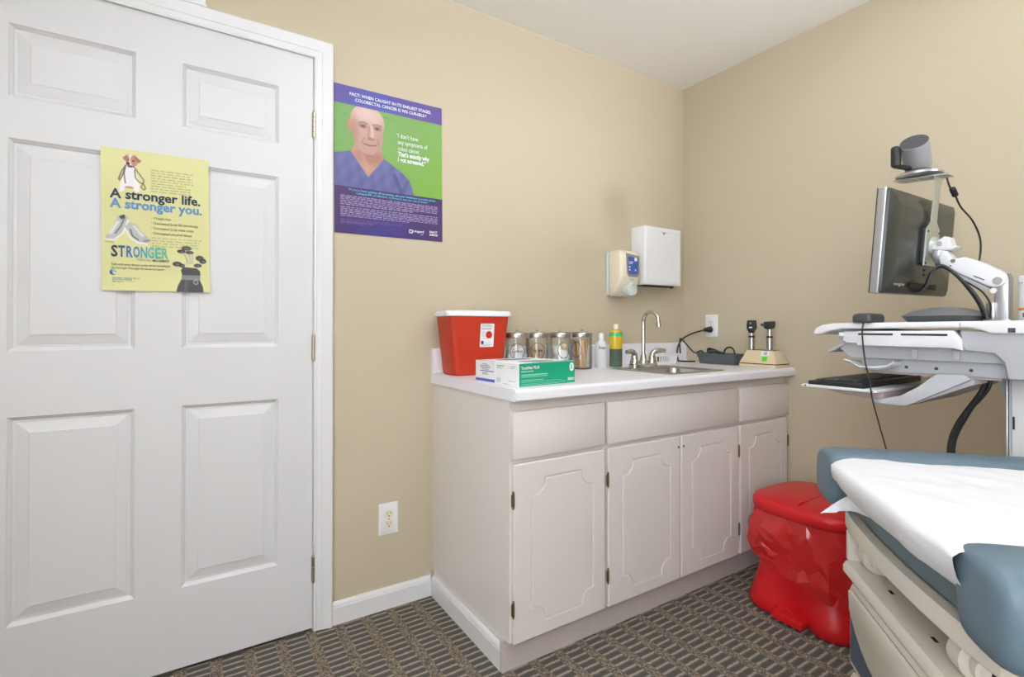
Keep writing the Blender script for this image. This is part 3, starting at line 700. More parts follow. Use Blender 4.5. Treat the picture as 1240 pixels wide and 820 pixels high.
t, W = bottle('soap_bottle', 'green bottle with yellow label and cream cap by the sink', -.667, -.14, [(.028, 0), (.030, .003), (.030, .165), (.028, .172), (.014, .178), (.011, .18)], [(.011, .178), (.0125, .181), (.0125, .200), (.011, .204), (0, .204)], bands('soap_bottle_colours', [(0, (70, 112, 84)), (.012, (92, 106, 88)), (.03, (84, 100, 84)), (.085, (214, 182, 44)), (.145, (52, 192, 118)), (.162, (212, 170, 60))]), CREAM, 1, .8, math.radians(-32))
text('SOAP', .009, ORANGE, t, W @ at((-.010, -.0245, .122), FACE_Y), width=.022, bold=.02)
# ---- white slotted basket
def basket():
    x0, x1, y0, y1 = -.394, -.232, -.158, -.062
    t = thing('plastic_basket', 'small white slotted plastic basket behind the sink', 'basket', ((x0+x1)/2, (y0+y1)/2, ZC))
    h = .052; n = 4
    b = MB(); b.loft([rrect(x0+.008, x1-.008, y0+.008, y1-.008, .012, n, ZC), rrect(x0+.008, x1-.008, y0+.008, y1-.008, .012, n, ZC+.008), rrect(x0+.011, x1-.011, y0+.011, y1-.011, .010, n, ZC+.008), rrect(x0+.011, x1-.011, y0+.011, y1-.011, .010, n, ZC+.002)]); b.build('bottom', WPL, t)
    b = MB(); b.loft([rrect(x0, x1, y0, y1, .014, n, ZC+h-.012), rrect(x0-.003, x1+.003, y0-.003, y1+.003, .016, n, ZC+h), rrect(x0+.003, x1-.003, y0+.003, y1-.003, .012, n, ZC+h), rrect(x0+.003, x1-.003, y0+.003, y1-.003, .012, n, ZC+h-.012)], False)
    b.f += [[i, (i+1) % 20, 60+(i+1) % 20, 60+i] for i in range(20)]; b.mi += [0]*20
    b.build('rim', WPL, t)
    s = MB()
    def slat(ax, ay, bx, by):
        d = Vector((bx-ax, by-ay, 0)); N = max(1, round(d.length/.0125))
        for i in range(N+1):
            p = Vector((ax, ay, 0))+d*(i/N); c = Vector(((x0+x1)/2, (y0+y1)/2, 0)); q = c+(p-c)*.925
            s.cyl((q.x, q.y, ZC+.006), (p.x, p.y, ZC+h-.008), .003, n=6)
    m = .004
    slat(x0+.014, y0+m, x1-.014, y0+m); slat(x0+.014, y1-m, x1-.014, y1-m); slat(x0+m, y0+.014, x0+m, y1-.014); slat(x1-m, y0+.014, x1-m, y1-.014)
    s.build('slats', WPL, t)
basket()
t = thing('basket_cable', 'short black cable coiled inside the white slotted basket', 'cable', (-.313, -.11, ZC+.003))  # added dark filling so the gaps between the slats look dark
A = [(-.313+.055*math.cos(q*.7)*(1-.01*q), -.11+.026*math.sin(q*.7)*(1-.01*q), ZC+.010+.0012*q) for q in range(28)]
MB().tube(cr(A, 3), .0055, 7).build('cable', BLACK, t)
# ---- grey tray with coiled cord
def tray():
    y0, y1, x0, x1 = -.412, -.178, -.150, -.030
    t = thing('instrument_tray', 'slate grey plastic tray holding a coiled black cord', 'tray', ((x0+x1)/2, (y0+y1)/2, ZC))
    h = .054; b = MB(); n = 5
    R = lambda i, r, z: rrect(x0+i, x1-i, y0+i, y1-i, r, n, ZC+z)
    b.loft([R(.016, .025, 0), R(.010, .028, .03), R(.006, .03, .034), R(.004, .03, h-.006), R(-.004, .034, h-.004), R(-.004, .034, h), R(.004, .03, h), R(.010, .028, .034), R(.02, .025, .004)])
    b.build('tray_body', GREYP, t)
    c = thing('coiled_cord', 'coiled black cord lying in the slate grey tray', 'cord', ((x0+x1)/2, (y0+y1)/2, ZC+.006)); cx, cy = (x0+x1)/2, (y0+y1)/2
    pts = []
    for k in range(49):
        a = k/48*2*PI*3; z = .012+.012*k/48+ (.056*max(0, math.sin(a*.5+.9))**3)
        pts.append((cx+.032*math.cos(a), cy-.006+.075*math.sin(a), ZC+z))
    MB().tube(cr(pts, 2), .0042, 8).build('cord', BLACK, c)
    pts = cr([(cx-.02, cy-.03, ZC+.03), (cx-.02, cy-.045, ZC+.075), (cx-.02, cy-.07, ZC+.088), (cx-.02, cy-.092, ZC+.075), (cx-.02, cy-.1, ZC+.04)], 6)
    MB().tube(pts, .004, 8).build('loop', BLACK, c)
    pts = cr([(cx-.03, cy+.07, ZC+.03), (cx-.025, cy+.04, ZC+.058), (cx-.02, cy+.0, ZC+.064), (cx-.02, cy-.03, ZC+.055)], 6)
    MB().tube(pts, .006, 8).build('bundle', CHAR, c)
tray()
# ---- diagnostic set: charger with two handles
def charger():
    y0, y1, x0, x1 = -.612, -.430, -.132, -.024
    t = thing('charging_base', 'almond plastic charger base with green sticker holding two scopes', 'charger', ((x0+x1)/2, (y0+y1)/2, ZC))
    MB().box(x0, x1, y0, y1, ZC, ZC+.014, .002).build('foot', ALMOND, t)
    MB().box(x0-.001, x1+.001, y0-.001, y1+.001, ZC+.014, ZC+.018, .0008).build('seam_strip', BLACK, t)
    b = MB(); zt = ZC+.078
    b.loft([rrect(x0, x1, y0, y1, .004, 2, ZC+.018), rrect(x0+.022, x1-.012, y0+.022, y1-.026, .004, 2, zt)]); b.build('housing', ALMOND, t)
    MB().box(x0+.03, x1-.02, y0+.03, y1-.034, zt-.004, zt+.0015, .001).build('top_insert', BLACK, t)
    sl = math.atan2(.022, .060)
    M0 = at((x0, y1, ZC+.018), FACE_X) @ Matrix.Rotation(-sl, 4, 'X')
    s = MB(M0); s.add([(.112, .012, .0006), (.137, .012, .0006), (.137, .034, .0006), (.112, .034, .0006)], [(0, 1, 2, 3)]); s.build('green_sticker', mat('neon_green', (84, 214, 36), .5), t, smooth=0)
    s = MB(M0); s.add([(.104, .038, .0006), (.142, .038, .0006), (.142, .06, .0006), (.104, .06, .0006)], [(0, 1, 2, 3)]); o = s.build('white_sticker', CARD, t, smooth=0)
    s = MB(M0); s.add([(.117, .042, .0009), (.122, .042, .0009), (.122, .057, .0009), (.117, .057, .0009)], [(0, 1, 2, 3)]); s.add([(.125, .042, .0009), (.131, .042, .0009), (.131, .057, .0009), (.125, .057, .0009)], [(0, 1, 2, 3)]); s.build('sticker_marks', INKG, t, smooth=0)
    for k, (yy, nm, lb) in enumerate(((-.463, 'ophthalmoscope', 'steel-handled scope with tall black oval head in the charger'), (-.553, 'otoscope', 'steel-handled scope with short black horn head in the charger'))):
        xx = -.079; c = thing(nm, lb, 'scope', (xx, yy, zt+.0015)); z = zt+.0015
        b = MB(Matrix.Translation((xx, yy, z))); b.lathe([(.0135, 0), (.0135, .058), (.0125, .061)], 20); b.build('handle', CHROME if 0 else STEEL, c)
        b = MB(Matrix.Translation((xx, yy, z))); b.lathe([(.0142, .059), (.0142, .066), (.0125, .067)], 20); b.build('collar', BLACK, c)
        b = MB(Matrix.Translation((xx, yy, z))); b.lathe([(.0085, .066), (.0085, .083 if k == 0 else .102)], 16); b.build('neck', CHROME, c)
        if k == 0:
            prof = [(-.009, .080), (.009, .080), (.014, .092), (.0195, .102), (.0195, .122), (.0165, .142), (-.0165, .142), (-.0195, .122), (-.0195, .102), (-.014, .092)]
            M = Matrix.Translation((xx, yy, z)) @ Matrix.Rotation(math.radians(12), 4, 'Z')
            b = MB(M); b.prism([(p[0], p[1]) for p in prof], 'x', -.014, .014, .003); b.build('head', BLACK, c)
            b = MB(M); b.cyl((-.0155, 0, .128), (-.0135, 0, .128), .005, n=14); b.build('lens', CHROME, c)
            b = MB(M); b.box(-.0152, -.0138, -.007, .007, .104, .110); b.build('badge', INKW, c)
        else:
            M = Matrix.Translation((xx, yy, z)) @ Matrix.Rotation(math.radians(10), 4, 'Z')
            b = MB(M); b.prism([(.022, .134), (-.020, .136), (-.023, .128), (-.019, .104), (-.004, .098), (.008, .098), (.021, .104)], 'x', -.014, .014, .003); b.build('head', BLACK, c)
            b = MB(M); b.cyl((-.006, .018, .119), (-.012, .036, .121), .010, .005, n=14); b.build('speculum_mount', CHAR, c)
charger()
# ================================================================== ON THE WALLS
def outlet(label, M, rec):
    t = thing('wall_outlet', label, 'outlet', M.to_translation()); s = .0385; h = .061
    b = MB(M); b.loft([rrect(-s, s, -h, h, .004, 3, 0.0003), rrect(-s, s, -h, h, .004, 3, .003), rrect(-s+.005, s-.005, -h+.005, h-.005, .003, 3, .006)]); b.build('cover_plate', WPL, t)
    for cz in (-.0195, .0195):
        pts = []
        for q in range(28):
            a = 2*PI*q/28; pts.append((.0172*math.cos(a), cz+max(-.0135, min(.0135, .0172*math.sin(a)))))
        b = MB(M); b.loft([[(p[0], p[1], .0055) for p in pts], [(p[0], p[1], .0075) for p in pts]]); r = b.build('receptacle', rec, t)
        b = MB(M); b.box(-.0075, -.0055, cz-.001, cz+.007, .007, .0078); b.box(.0055, .0075, cz-.0, cz+.0065, .007, .0078); b.cyl((0, cz-.0075, .007), (0, cz-.0075, .0078), .0026, n=10); b.build('slots', DARK, r, smooth=0)
    MB(M).cyl((0, 0, .0055), (0, 0, .0072), .003, n=12).build('screw', CHROME, t)
outlet('white outlet plate with ivory sockets low on the wall beside the cabinet', at((-1.733, 0, .342), FACE_Y), IVORY)
outlet('white outlet plate above the grey tray with a black plug in it', at((0, -.184, 1.087), FACE_X), WPL)
def cord():
    t = thing('power_cord', 'black power plug and cord hanging from the outlet to the worktop', 'cord', (-.03, -.184, 1.066))
    b = MB(); b.cyl((-.0085, -.184, 1.0675), (-.028, -.182, 1.0675), .017, .016, n=18, b=.003); b.cyl((-.026, -.182, 1.0675), (-.052, -.174, 1.066), .0135, .010, n=16, b=.002); b.build('plug', BLACK, t)
    pts = cr([(-.05, -.174, 1.066), px(838, 404, 'x', -.075), px(826, 411, 'y', -.05), px(821, 420, 'y', -.04), px(820, 430, 'y', -.04), (-.11, -.048, .905), (-.13, -.07, .897), (-.12, -.13, .897), (-.115, -.165, .8985)], 6)
    MB().tube(pts, .0042, 8).build('cord', BLACK, t)
    pts = cr([px(824, 428, 'y', -.04), px(823, 416, 'y', -.04), px(824.5, 410, 'y', -.045), px(832, 418, 'y', -.09), px(841, 427, 'x', -.09), (-.105, -.195, .955), (-.1, -.215, .935)], 6)
    MB().tube(pts, .0038, 8).build('second_cord', BLACK, t)
cord()
def towel():
    x0, x1, z0, z1, d = -.425, -.147, 1.300, 1.602, .10
    t = thing('paper_towel_dispenser', 'white metal paper towel dispenser on the wall above the sink', 'dispenser', ((x0+x1)/2, -.05, z0))
    b = MB(); b.box(x0, x1, -d, -.0005, z0, z1, .006, 3); b.build('housing', WPL, t)
    b = MB(); ins = .022
    for i, (a, y) in enumerate(((0, -d-.0005),)): pass
    rings = []
    for a, y in ((.010, -d+.0005), (.010, -d-.003), (.020, -d-.0035), (.0235, -d-.0015), (.030, -d-.003)): rings.append([(x0+a, y, z0+a), (x1-a, y, z0+a), (x1-a, y, z1-a), (x0+a, y, z1-a)])
    b.loft(rings, False); b.add(rings[-1], [(0, 1, 2, 3)]); f = b.build('front_cover', WPL, t, smooth=15)
    k = MB(); k.cyl((-.287, -d-.0028, 1.571), (-.287, -d-.005, 1.571), .006, n=14); k.build('lock', CHROME, f)
    k = MB(); k.box(-.288, -.286, -d-.0056, -d-.0048, 1.567, 1.575); k.box(-.301, -.297, -d-.0036, -d-.0028, 1.572, 1.576); k.box(-.277, -.273, -d-.0036, -d-.0028, 1.572, 1.576); k.build('keyhole', DARK, f, smooth=0)
    MB().box(x0+.03, x1-.03, -d+.02, -.02, z0-.004, z0+.001).build('slot', DARK, t, smooth=0)
    MB().box(-.205, -.192, -d+.012, -d+.03, z0-.012, z0, .002).build('latch', CHAR, t)
towel()
def soap():
    x0, x1 = -.603, -.470
    t = thing('soap_dispenser', 'cream wall soap dispenser with blue label and round push button', 'dispenser', ((x0+x1)/2, -.05, 1.235))
    MB().box(x0, x1, -.016, -.0005, 1.240, 1.462, .006, 3).build('back_plate', PALEG, t)
    b = MB(); rings = []
    for z, d, e in ((1.238, .045, .010), (1.246, .058, .004), (1.275, .082, .001), (1.300, .100, 0), (1.33, .112, 0), (1.44, .110, 0), (1.456, .100, .003), (1.464, .085, .010)):
        rings.append([(p[0], p[1], z) for p in rrect(x0+e, x1-e, -d, -.0155, .018 if d > .05 else .012, 5)])
    b.loft(rings); b.build('cover', CREAM, t, smooth=45)
    f = at((x0, -.1125, 0), FACE_Y)
    wn = MB(f); wn.prism([(.038, 1.345), (.052, 1.330), (.112, 1.330), (.124, 1.345), (.124, 1.436), (.034, 1.446)], 'z', -.004, .0012, .0006); wn.build('window_frame', mat('dispenser_grey', (150, 142, 132), .45), t)
    lb = MB(f); lb.prism([(.046, 1.352), (.056, 1.342), (.104, 1.342), (.114, 1.352), (.114, 1.424), (.044, 1.432)], 'z', .0013, .0018); L = lb.build('label', mat('label_blue', (66, 96, 178), .4), t, smooth=0)
    ic = MB(f); ic.cyl((.097, 1.418, .0018), (.097, 1.418, .0023), .010, n=20)
    for u, v, wd in ((.05, 1.402, .03), (.05, 1.394, .024)): ic.add([(u, v, .0021), (u+wd, v, .0021), (u+wd, v+.003, .0021), (u, v+.003, .0021)], [(0, 1, 2, 3)])
    for u, v in ((.055, 1.378), (.055, 1.364), (.095, 1.364)): ic.cyl((u, v, .0018), (u, v, .0023), .0045, n=12)
    ic.build('label_print', INKW, L, smooth=0)
    pb = MB(at((x0+.079, -.085, 1.270), FACE_Y)); pb.lathe([(.034, -.01), (.036, .012), (.035, .024), (.028, .030), (0, .032)], 28); pb.build('push_button', PALEG, t)
    pm = MB(at((x0+.079, -.085, 1.270), FACE_Y)); pm.box(-.006, .006, .016, .020, .028, .0312); pm.box(-.008, .008, -.033, -.028, .018, .026); pm.build('button_mark', INKG, t)
    pm = MB(f); pm.add([(.062, 1.315, -.003), (.09, 1.315, -.003), (.09, 1.318, -.003), (.062, 1.318, -.003)], [(0, 1, 2, 3)]); pm.build('small_print', INKG, t, smooth=0)
soap()
# ---- posters
def wall_poster():
    w_, h_ = .430, .548; M = at((-1.937, -.0012, 1.427), FACE_Y) @ Matrix.Rotation(math.radians(.4), 4, 'Z')
    t = thing('wall_poster', 'purple and green health poster with a bald man in a blue jumper', 'poster', (-1.722, -.001, 1.427))
    asp = h_/w_
    def fn(U, V):
        g = np.clip((V-.12)/.58, 0, 1)[..., None]; gx = np.clip(U, 0, 1)[..., None]
        img = (rgb(118, 172, 84)*(1-gx)+rgb(126, 180, 68)*gx)*(1-g*.4)+rgb(146, 194, 44)*g*.4
        # the man
        sh = polym(U, V, [(-.1, .475), (.06, .455), (.14, .435), (.29, .60), (.43, .455), (.50, .485), (.60, .53), (.665, .575), (.70, .64), (.72, .72), (-.1, .72)])
        n = .5+.5*np.sin(U*55+V*22)*np.sin(V*30-U*9)
        img = lay(img, sh, rgb(104, 104, 164)*(.92+.16*n[..., None]))
        img = lay(img, sh*seg(U, V, [(.53, .56), (.585, .66), (.60, .72)], .018, asp, 1.2)*.6, rgb(62, 62, 112))
        img = lay(img, sh*seg(U, V, [(.66, .58), (.61, .66)], .012, asp, 1.2)*.5, rgb(70, 70, 122))
        img = lay(img, seg(U, V, [(.15, .44), (.295, .585), (.435, .46)], .016, asp, .8)*sh*.7, rgb(120, 122, 182))
        nk = polym(U, V, [(.175, .38), (.14, .437), (.29, .598), (.43, .457), (.405, .36)])
        img = lay(img, nk, rgb(206, 150, 126)); img = lay(img, nk*ell(U, V, .31, .46, .12, .045, .8)*.5, rgb(160, 100, 82))
        img = lay(img, nk*seg(U, V, [(.24, .46), (.29, .55)], .02, asp, 1.2)*.4, rgb(232, 178, 150))
        img = lay(img, ell(U, V, .138, .262, .028, .04, .15), rgb(206, 140, 120))
        hd = np.maximum(ell(U, V, .287, .22, .152, .118, .05), np.maximum(ell(U, V, .292, .31, .135, .13, .05), polym(U, V, [(.15, .24), (.165, .36), (.235, .438), (.34, .44), (.405, .37), (.43, .25)])))
        img = lay(img, hd, rgb(214, 166, 144))
        img = lay(img, hd*ell(U, V, .27, .165, .12, .055, 1.2)*.75, rgb(244, 214, 200))
        img = lay(img, hd*ell(U, V, .37, .20, .05, .06, 1.2)*.5, rgb(240, 206, 190))
        img = lay(img, hd*ell(U, V, .165, .31, .04, .1, 1.2)*.5, rgb(172, 118, 98))
        img = lay(img, hd*ell(U, V, .40, .33, .035, .1, 1.2)*.35, rgb(184, 132, 112))
        img = lay(img, hd*ell(U, V, .30, .395, .095, .045, 1.0)*.35, rgb(176, 140, 128))
        for ex in (.247, .372):
            img = lay(img, ell(U, V, ex, .252, .034, .015, .8)*.75, rgb(128, 88, 76)); img = lay(img, ell(U, V, ex, .254, .013, .0075, .5)*.9, rgb(58, 48, 48))
            img = lay(img, seg(U, V, [(ex-.04, .234), (ex, .226), (ex+.038, .232)], .006, asp, .8)*.65, rgb(120, 84, 70))
        img = lay(img, seg(U, V, [(.30, .25), (.292, .31), (.30, .33)], .008, asp, 1.4)*.5, rgb(160, 104, 88))
        img = lay(img, seg(U, V, [(.325, .25), (.33, .315)], .010, asp, 1.4)*.6, rgb(250, 220, 206))
        img = lay(img, ell(U, V, .315, .333, .036, .010, .9)*.6, rgb(152, 94, 80))
        img = lay(img, seg(U, V, [(.255, .33), (.235, .375)], .005, asp, 1.2)*.5, rgb(150, 98, 82)); img = lay(img, seg(U, V, [(.372, .33), (.385, .37)], .005, asp, 1.2)*.5, rgb(150, 98, 82))
        img = lay(img, seg(U, V, [(.255, .374), (.31, .380), (.36, .372)], .0065, asp, .8)*.85, rgb(142, 78, 72))
        img = lay(img, ell(U, V, .31, .393, .04, .006, .8)*.4, rgb(226, 160, 146))
        for a, c in (((.10, .19), (.07, .20)), ((.43, .16), (.48, .168)), ((.51, .15), (.54, .16))): img = lay(img, seg(U, V, [a, c], .003, asp, .8)*.6, rgb(70, 120, 50))
        # purple bands
        top = (V < .125).astype(float); bx = np.exp(-((U-.35)/.28)**2)[..., None]
        img = lay(img, top, rgb(98, 70, 158)*(1-bx)+rgb(84, 86, 186)*bx)
        bot = (V > .683).astype(float); bb = (np.exp(-((U-.42)/.3)**2)*np.clip((V-.78)/.2, 0, 1))[..., None]
        img = lay(img, bot, rgb(76, 44, 110)*(1-bb)+rgb(70, 62, 150)*bb)
        # body copy too small to read: lines of word-length marks
        rnd = np.random.RandomState(3)
        for v0, nl, xe, col, th in ((.745, 6, .95, rgb(206, 196, 222), .0052), (.822, 6, .95, rgb(206, 196, 222), .0052), (.905, 3, .60, rgb(136, 120, 176), .0028), (.925, 2, .33, rgb(136, 120, 176), .0028)):
            for i in range(nl):
                v = v0+i*(.0118 if th > .004 else .0085); x = .05; end = xe if i < nl-1 else xe*(.55+.3*rnd.rand())
                while x < end:
                    L = .018+.045*rnd.rand(); img = lay(img, ((U > x) & (U < min(x+L, end)) & (abs(V-v) < th*.62)).astype(float)*.78, col); x += L+.008
        return img*.9
    sheet = raster('printed_sheet', w_, h_, 215, 274, fn, t, M, PRINT, lambda a, b: .0010+.0016*math.sin(a*5+1)*math.sin(b*4)**2*.4)
    bk = MB(M); bk.box(0.0005, w_-.0005, .0005, h_-.0005, -.0006, -.0001); bk.build('backing', CARD, t, smooth=0)
    def T(s, size, m, u, v, width=None, align='LEFT', bold=0): text(s, size, m, t, M @ Matrix.Translation((u*w_, h_*(1-v), .0022)), width, align, bold)
    T('FACT: WHEN CAUGHT IN ITS EARLIEST STAGES,', .0165, INKW, .51, .062, .325, 'CENTER', .012)
    T('COLORECTAL CANCER IS 90% CURABLE.*', .0165, INKW, .51, .097, .285, 'CENTER', .012)
    T('\u201cI don\u2019t have', .0245, INKW, .545, .285, .090, bold=.0); T('any symptoms of', .0245, INKW, .56, .33, .124); T('colon cancer.', .0245, INKW, .56, .375, .092)
    T('That\u2019s exactly why', .0245, INKW, .56, .415, .132, bold=.03); T('I got screened.\u201d', .0245, INKW, .56, .455, .116, bold=.03)
    T('\u201cIf you\u2019ve been putting off screening, ask your healthcare provider about', .011, INKC, .52, .708, .35, 'CENTER', .015)
    T('Cologuard\u00ae, an effective, noninvasive test you use at home.\u201d', .011, INKC, .52, .728, .29, 'CENTER', .015)
    T('cologuard', .0135, INKW, .70, .948, .046, bold=.01); T('KIT', .006, INKW, .775, .965, .012)
    T('EXACT', .0105, INKW, .865, .941, .034, bold=.03); T('SCIENCES', .0105, INKW, .865, .962, .036, bold=.03)
    lg = MB(M); u0, v0 = .665*w_, h_*(1-.958)
    for (a, c, d, e) in ((0, .014, 0, .003), (0, .003, 0, .014), (0, .014, .0115, .0145), (.011, .014, 0, .014)): lg.add([(u0+a, v0+d, .0026), (u0+c, v0+d, .0026), (u0+c, v0+e, .0026), (u0+a, v0+e, .0026)], [(0, 1, 2, 3)])
    lg.build('logo', INKW, t, smooth=0)
wall_poster()
def door_poster():
    w_, h_ = .272, .424; yd = YF-.0026; M = at((-2.599, yd, 1.1885), FACE_Y) @ Matrix.Rotation(math.radians(.6), 4, 'Z')
    t = thing('door_poster', 'pale yellow fitness poster with dog, shoes and golf bag on the door', 'poster', (-2.463, yd, 1.19))
    asp = h_/w_
    def fn(U, V):
        img = np.ones(U.shape+(3,))*rgb(226, 223, 158); img = img*(1-.03*np.sin(V*3)[..., None])
        L = lambda m, c: lay(img, m, c)
        # dog
        W_ = rgb(240, 236, 232); T_ = rgb(196, 140, 116); B_ = rgb(84, 62, 56)
        img = L(polym(U, V, [(.20, .115), (.29, .115), (.335, .235), (.335, .29), (.30, .30), (.275, .262), (.215, .262), (.19, .30), (.155, .305), (.165, .25)]), W_)
        img = L(ell(U, V, .25, .19, .055, .075, .1), rgb(238, 236, 236)); img = L(ell(U, V, .245, .268, .04, .008, .5), rgb(200, 150, 130))
        img = L(ell(U, V, .262, .085, .058, .046, .1), W_); img = L(ell(U, V, .29, .075, .034, .04, .2), T_); img = L(ell(U, V, .228, .068, .022, .03, .2), T_)
        img = L(polym(U, V, [(.19, .06), (.225, .042), (.235, .06), (.20, .082)]), rgb(176, 116, 98)); img = L(polym(U, V, [(.285, .046), (.31, .045), (.355, .072), (.33, .09), (.305, .07)]), rgb(170, 108, 92))
        img = L(ell(U, V, .232, .075, .008, .006, .4), B_); img = L(ell(U, V, .285, .078, .010, .007, .4), B_); img = L(ell(U, V, .235, .1, .017, .011, .3), rgb(60, 46, 46)); img = L(ell(U, V, .255, .118, .028, .008, .5), rgb(110, 70, 60))
        for pts in ([(.215, .112), (.175, .165), (.152, .215), (.16, .225), (.185, .19), (.205, .14)], [(.215, .115), (.20, .17), (.21, .24)], [(.285, .115), (.33, .16), (.375, .205), (.37, .232), (.335, .225), (.30, .195), (.295, .14)], [(.365, .23), (.35, .26), (.375, .275), (.39, .262), (.375, .235)]):
            img = L(seg(U, V, pts, .0055, asp, .6)*.85, rgb(112, 82, 64))
        # shoes
        for (dx, dy, k) in ((0, 0, 1), (.17, .03, -1)):
            sp = [(.035, .625), (.075, .585), (.145, .475), (.20, .462), (.235, .49), (.22, .56), (.16, .62), (.10, .652), (.04, .648)]
            if k < 0: sp = [(.20, .545), (.245, .515), (.30, .525), (.36, .585), (.415, .62), (.425, .645), (.38, .665), (.30, .645), (.24, .60)]
            img = L(polym(U, V, sp), rgb(188, 188, 184))
            if k > 0:
                img = L(polym(U, V, [(.15, .48), (.195, .462), (.21, .48), (.175, .50)]), rgb(60, 60, 62)); img = L(seg(U, V, [(.04, .645), (.11, .645), (.19, .59), (.232, .50)], .009, asp, .6), rgb(236, 236, 230)); img = L(seg(U, V, [(.12, .60), (.165, .55), (.20, .49)], .006, asp, .8), rgb(96, 96, 98)); img = L(seg(U, V, [(.075, .60), (.14, .52)], .014, asp, .9)*.8, rgb(236, 236, 232))
                img = L(seg(U, V, [(.035, .66), (.10, .663)], .008, asp, 1.2)*.5, rgb(140, 138, 100))
            else:
                img = L(seg(U, V, [(.215, .57), (.25, .625), (.32, .655), (.40, .662)], .008, asp, .6), rgb(236, 236, 230)); img = L(seg(U, V, [(.25, .565), (.27, .61), (.32, .635)], .006, asp, .8), rgb(92, 92, 94)); img = L(seg(U, V, [(.285, .54), (.36, .605)], .012, asp, .9)*.8, rgb(228, 228, 226)); img = L(seg(U, V, [(.38, .64), (.42, .635)], .012, asp, .9)*.6, rgb(110, 110, 112))
        # golf bag
        K = rgb(64, 62, 66); S = rgb(176, 172, 164)
        for a, c in (((.80, .79), (.745, .715)), ((.815, .79), (.785, .685)), ((.83, .79), (.825, .70)), ((.775, .80), (.765, .74))): img = L(seg(U, V, [a, c], .0045, asp, .6), S)
        for (x, y, a, c) in ((.72, .70, .04, .014), (.77, .675, .05, .016), (.80, .705, .04, .012), (.68, .795, .045, .018), (.725, .805, .03, .014), (.90, .745, .04, .020), (.93, .765, .035, .02), (.88, .80, .04, .014)):
            img = L(ell(U, V, x, y, a, c, .15), K); img = L(ell(U, V, x+.006, y+.003, a*.5, c*.4, .6)*.5, rgb(150, 148, 146))
        img = L(polym(U, V, [(.715, .84), (.735, .815), (.87, .82), (.905, .845), (.905, .885), (.90, .91), (.93, .96), (.935, 1.01), (.665, 1.01), (.685, .955), (.72, .905), (.725, .87)]), rgb(72, 70, 72))
        img = L(polym(U, V, [(.722, .875), (.905, .875), (.902, .91), (.72, .91)]), rgb(140, 138, 134)); img = L(ell(U, V, .86, .925, .025, .02, .3)*.8, rgb(190, 188, 182)); img = L(ell(U, V, .86, .925, .016, .012, .3), rgb(80, 78, 80)); img = L(seg(U, V, [(.77, .93), (.76, .99)], .016, asp, 1.2)*.35, rgb(130, 130, 132))
        # small round emblem
        img = L(ell(U, V, .095, .872, .028, .019, .1), rgb(40, 84, 120)); img = L(ell(U, V, .103, .864, .018, .010, .3), rgb(140, 190, 214)); img = L(ell(U, V, .108, .878, .016, .006, .3), rgb(226, 232, 210))
        rnd = np.random.RandomState(5)
        for v0, nl, x0, x1, col, al in ((.125, 9, .44, .86, rgb(150, 146, 96), .55), (.615, 4, .44, .93, rgb(150, 146, 96), .5), (.912, 1, .09, .33, rgb(110, 150, 160), .7)):
            for i in range(nl):
                v = v0+i*.0192; x = x0; end = x1-(.09*rnd.rand() if nl > 1 else 0)
                while x < end:
                    l_ = .025+.06*rnd.rand(); img = lay(img, ((U > x) & (U < min(x+l_, end)) & (abs(V-v) < .0042)).astype(float)*al, col); x += l_+.012
        return img
    bend = lambda a, b: (.0012+.004*max(0, b-.9)*10*abs(math.sin(a*6)) if b > .9 else .0012)
    raster('printed_sheet', w_, h_, 160, 250, fn, t, M, PRINTS, bend)
    bk = MB(M); bk.box(.0005, w_-.0005, .0005, h_-.0005, .0002, .0006); bk.build('backing', CARD, t, smooth=0)
    def T(s, size, m, u, v, width=None, align='LEFT', bold=0): text(s, size, m, t, M @ Matrix.Translation((u*w_, h_*(1-v), .0018)), width, align, bold)
    T('A stronger life.', .039, INKN, .078, .350, .228, bold=.026); T('A stronger you.', .039, INKB, .078, .418, .232, bold=.026)
    for i, s in enumerate(('\u2022 Weight loss', '\u2022 Decreased body fat percentage', '\u2022 Decreased body mass index', '\u2022 Decreased physical illness')): T(s, .0105, INKO, .44, .48+.036*i, (.050, .122, .110, .105)[i], bold=.02)
    g = [(44, 62, 84), (52, 92, 140), (62, 118, 176), (74, 140, 190), (72, 160, 186), (80, 172, 170), (92, 184, 156), (104, 192, 150)]
    for i, ch in enumerate('STRONGER'):
        T(ch, .046, mat('print_grade_%d' % i, g[i], .6), .080+.0645*i, .760, .0160, bold=.03)
    T('THROUGH', .0095, INKG, .305, .786, .034); T('MOVEMENT', .0095, INKN, .45, .786, .042, bold=.02)
    T('Talk with your doctor today about enrolling in', .0085, INK, .082, .822, .144); T('the Stronger Through Movement program.', .0085, INK, .082, .847, .130)
    T('BLUE RIDGE CENTER', .006, INKN, .09, .928, .047); T('FOR HEALTH AND FITNESS', .006, INKN, .09, .943, .055); T('www.healthandfitness', .0055, INK, .09, .966, .048)
    return t
door_poster()
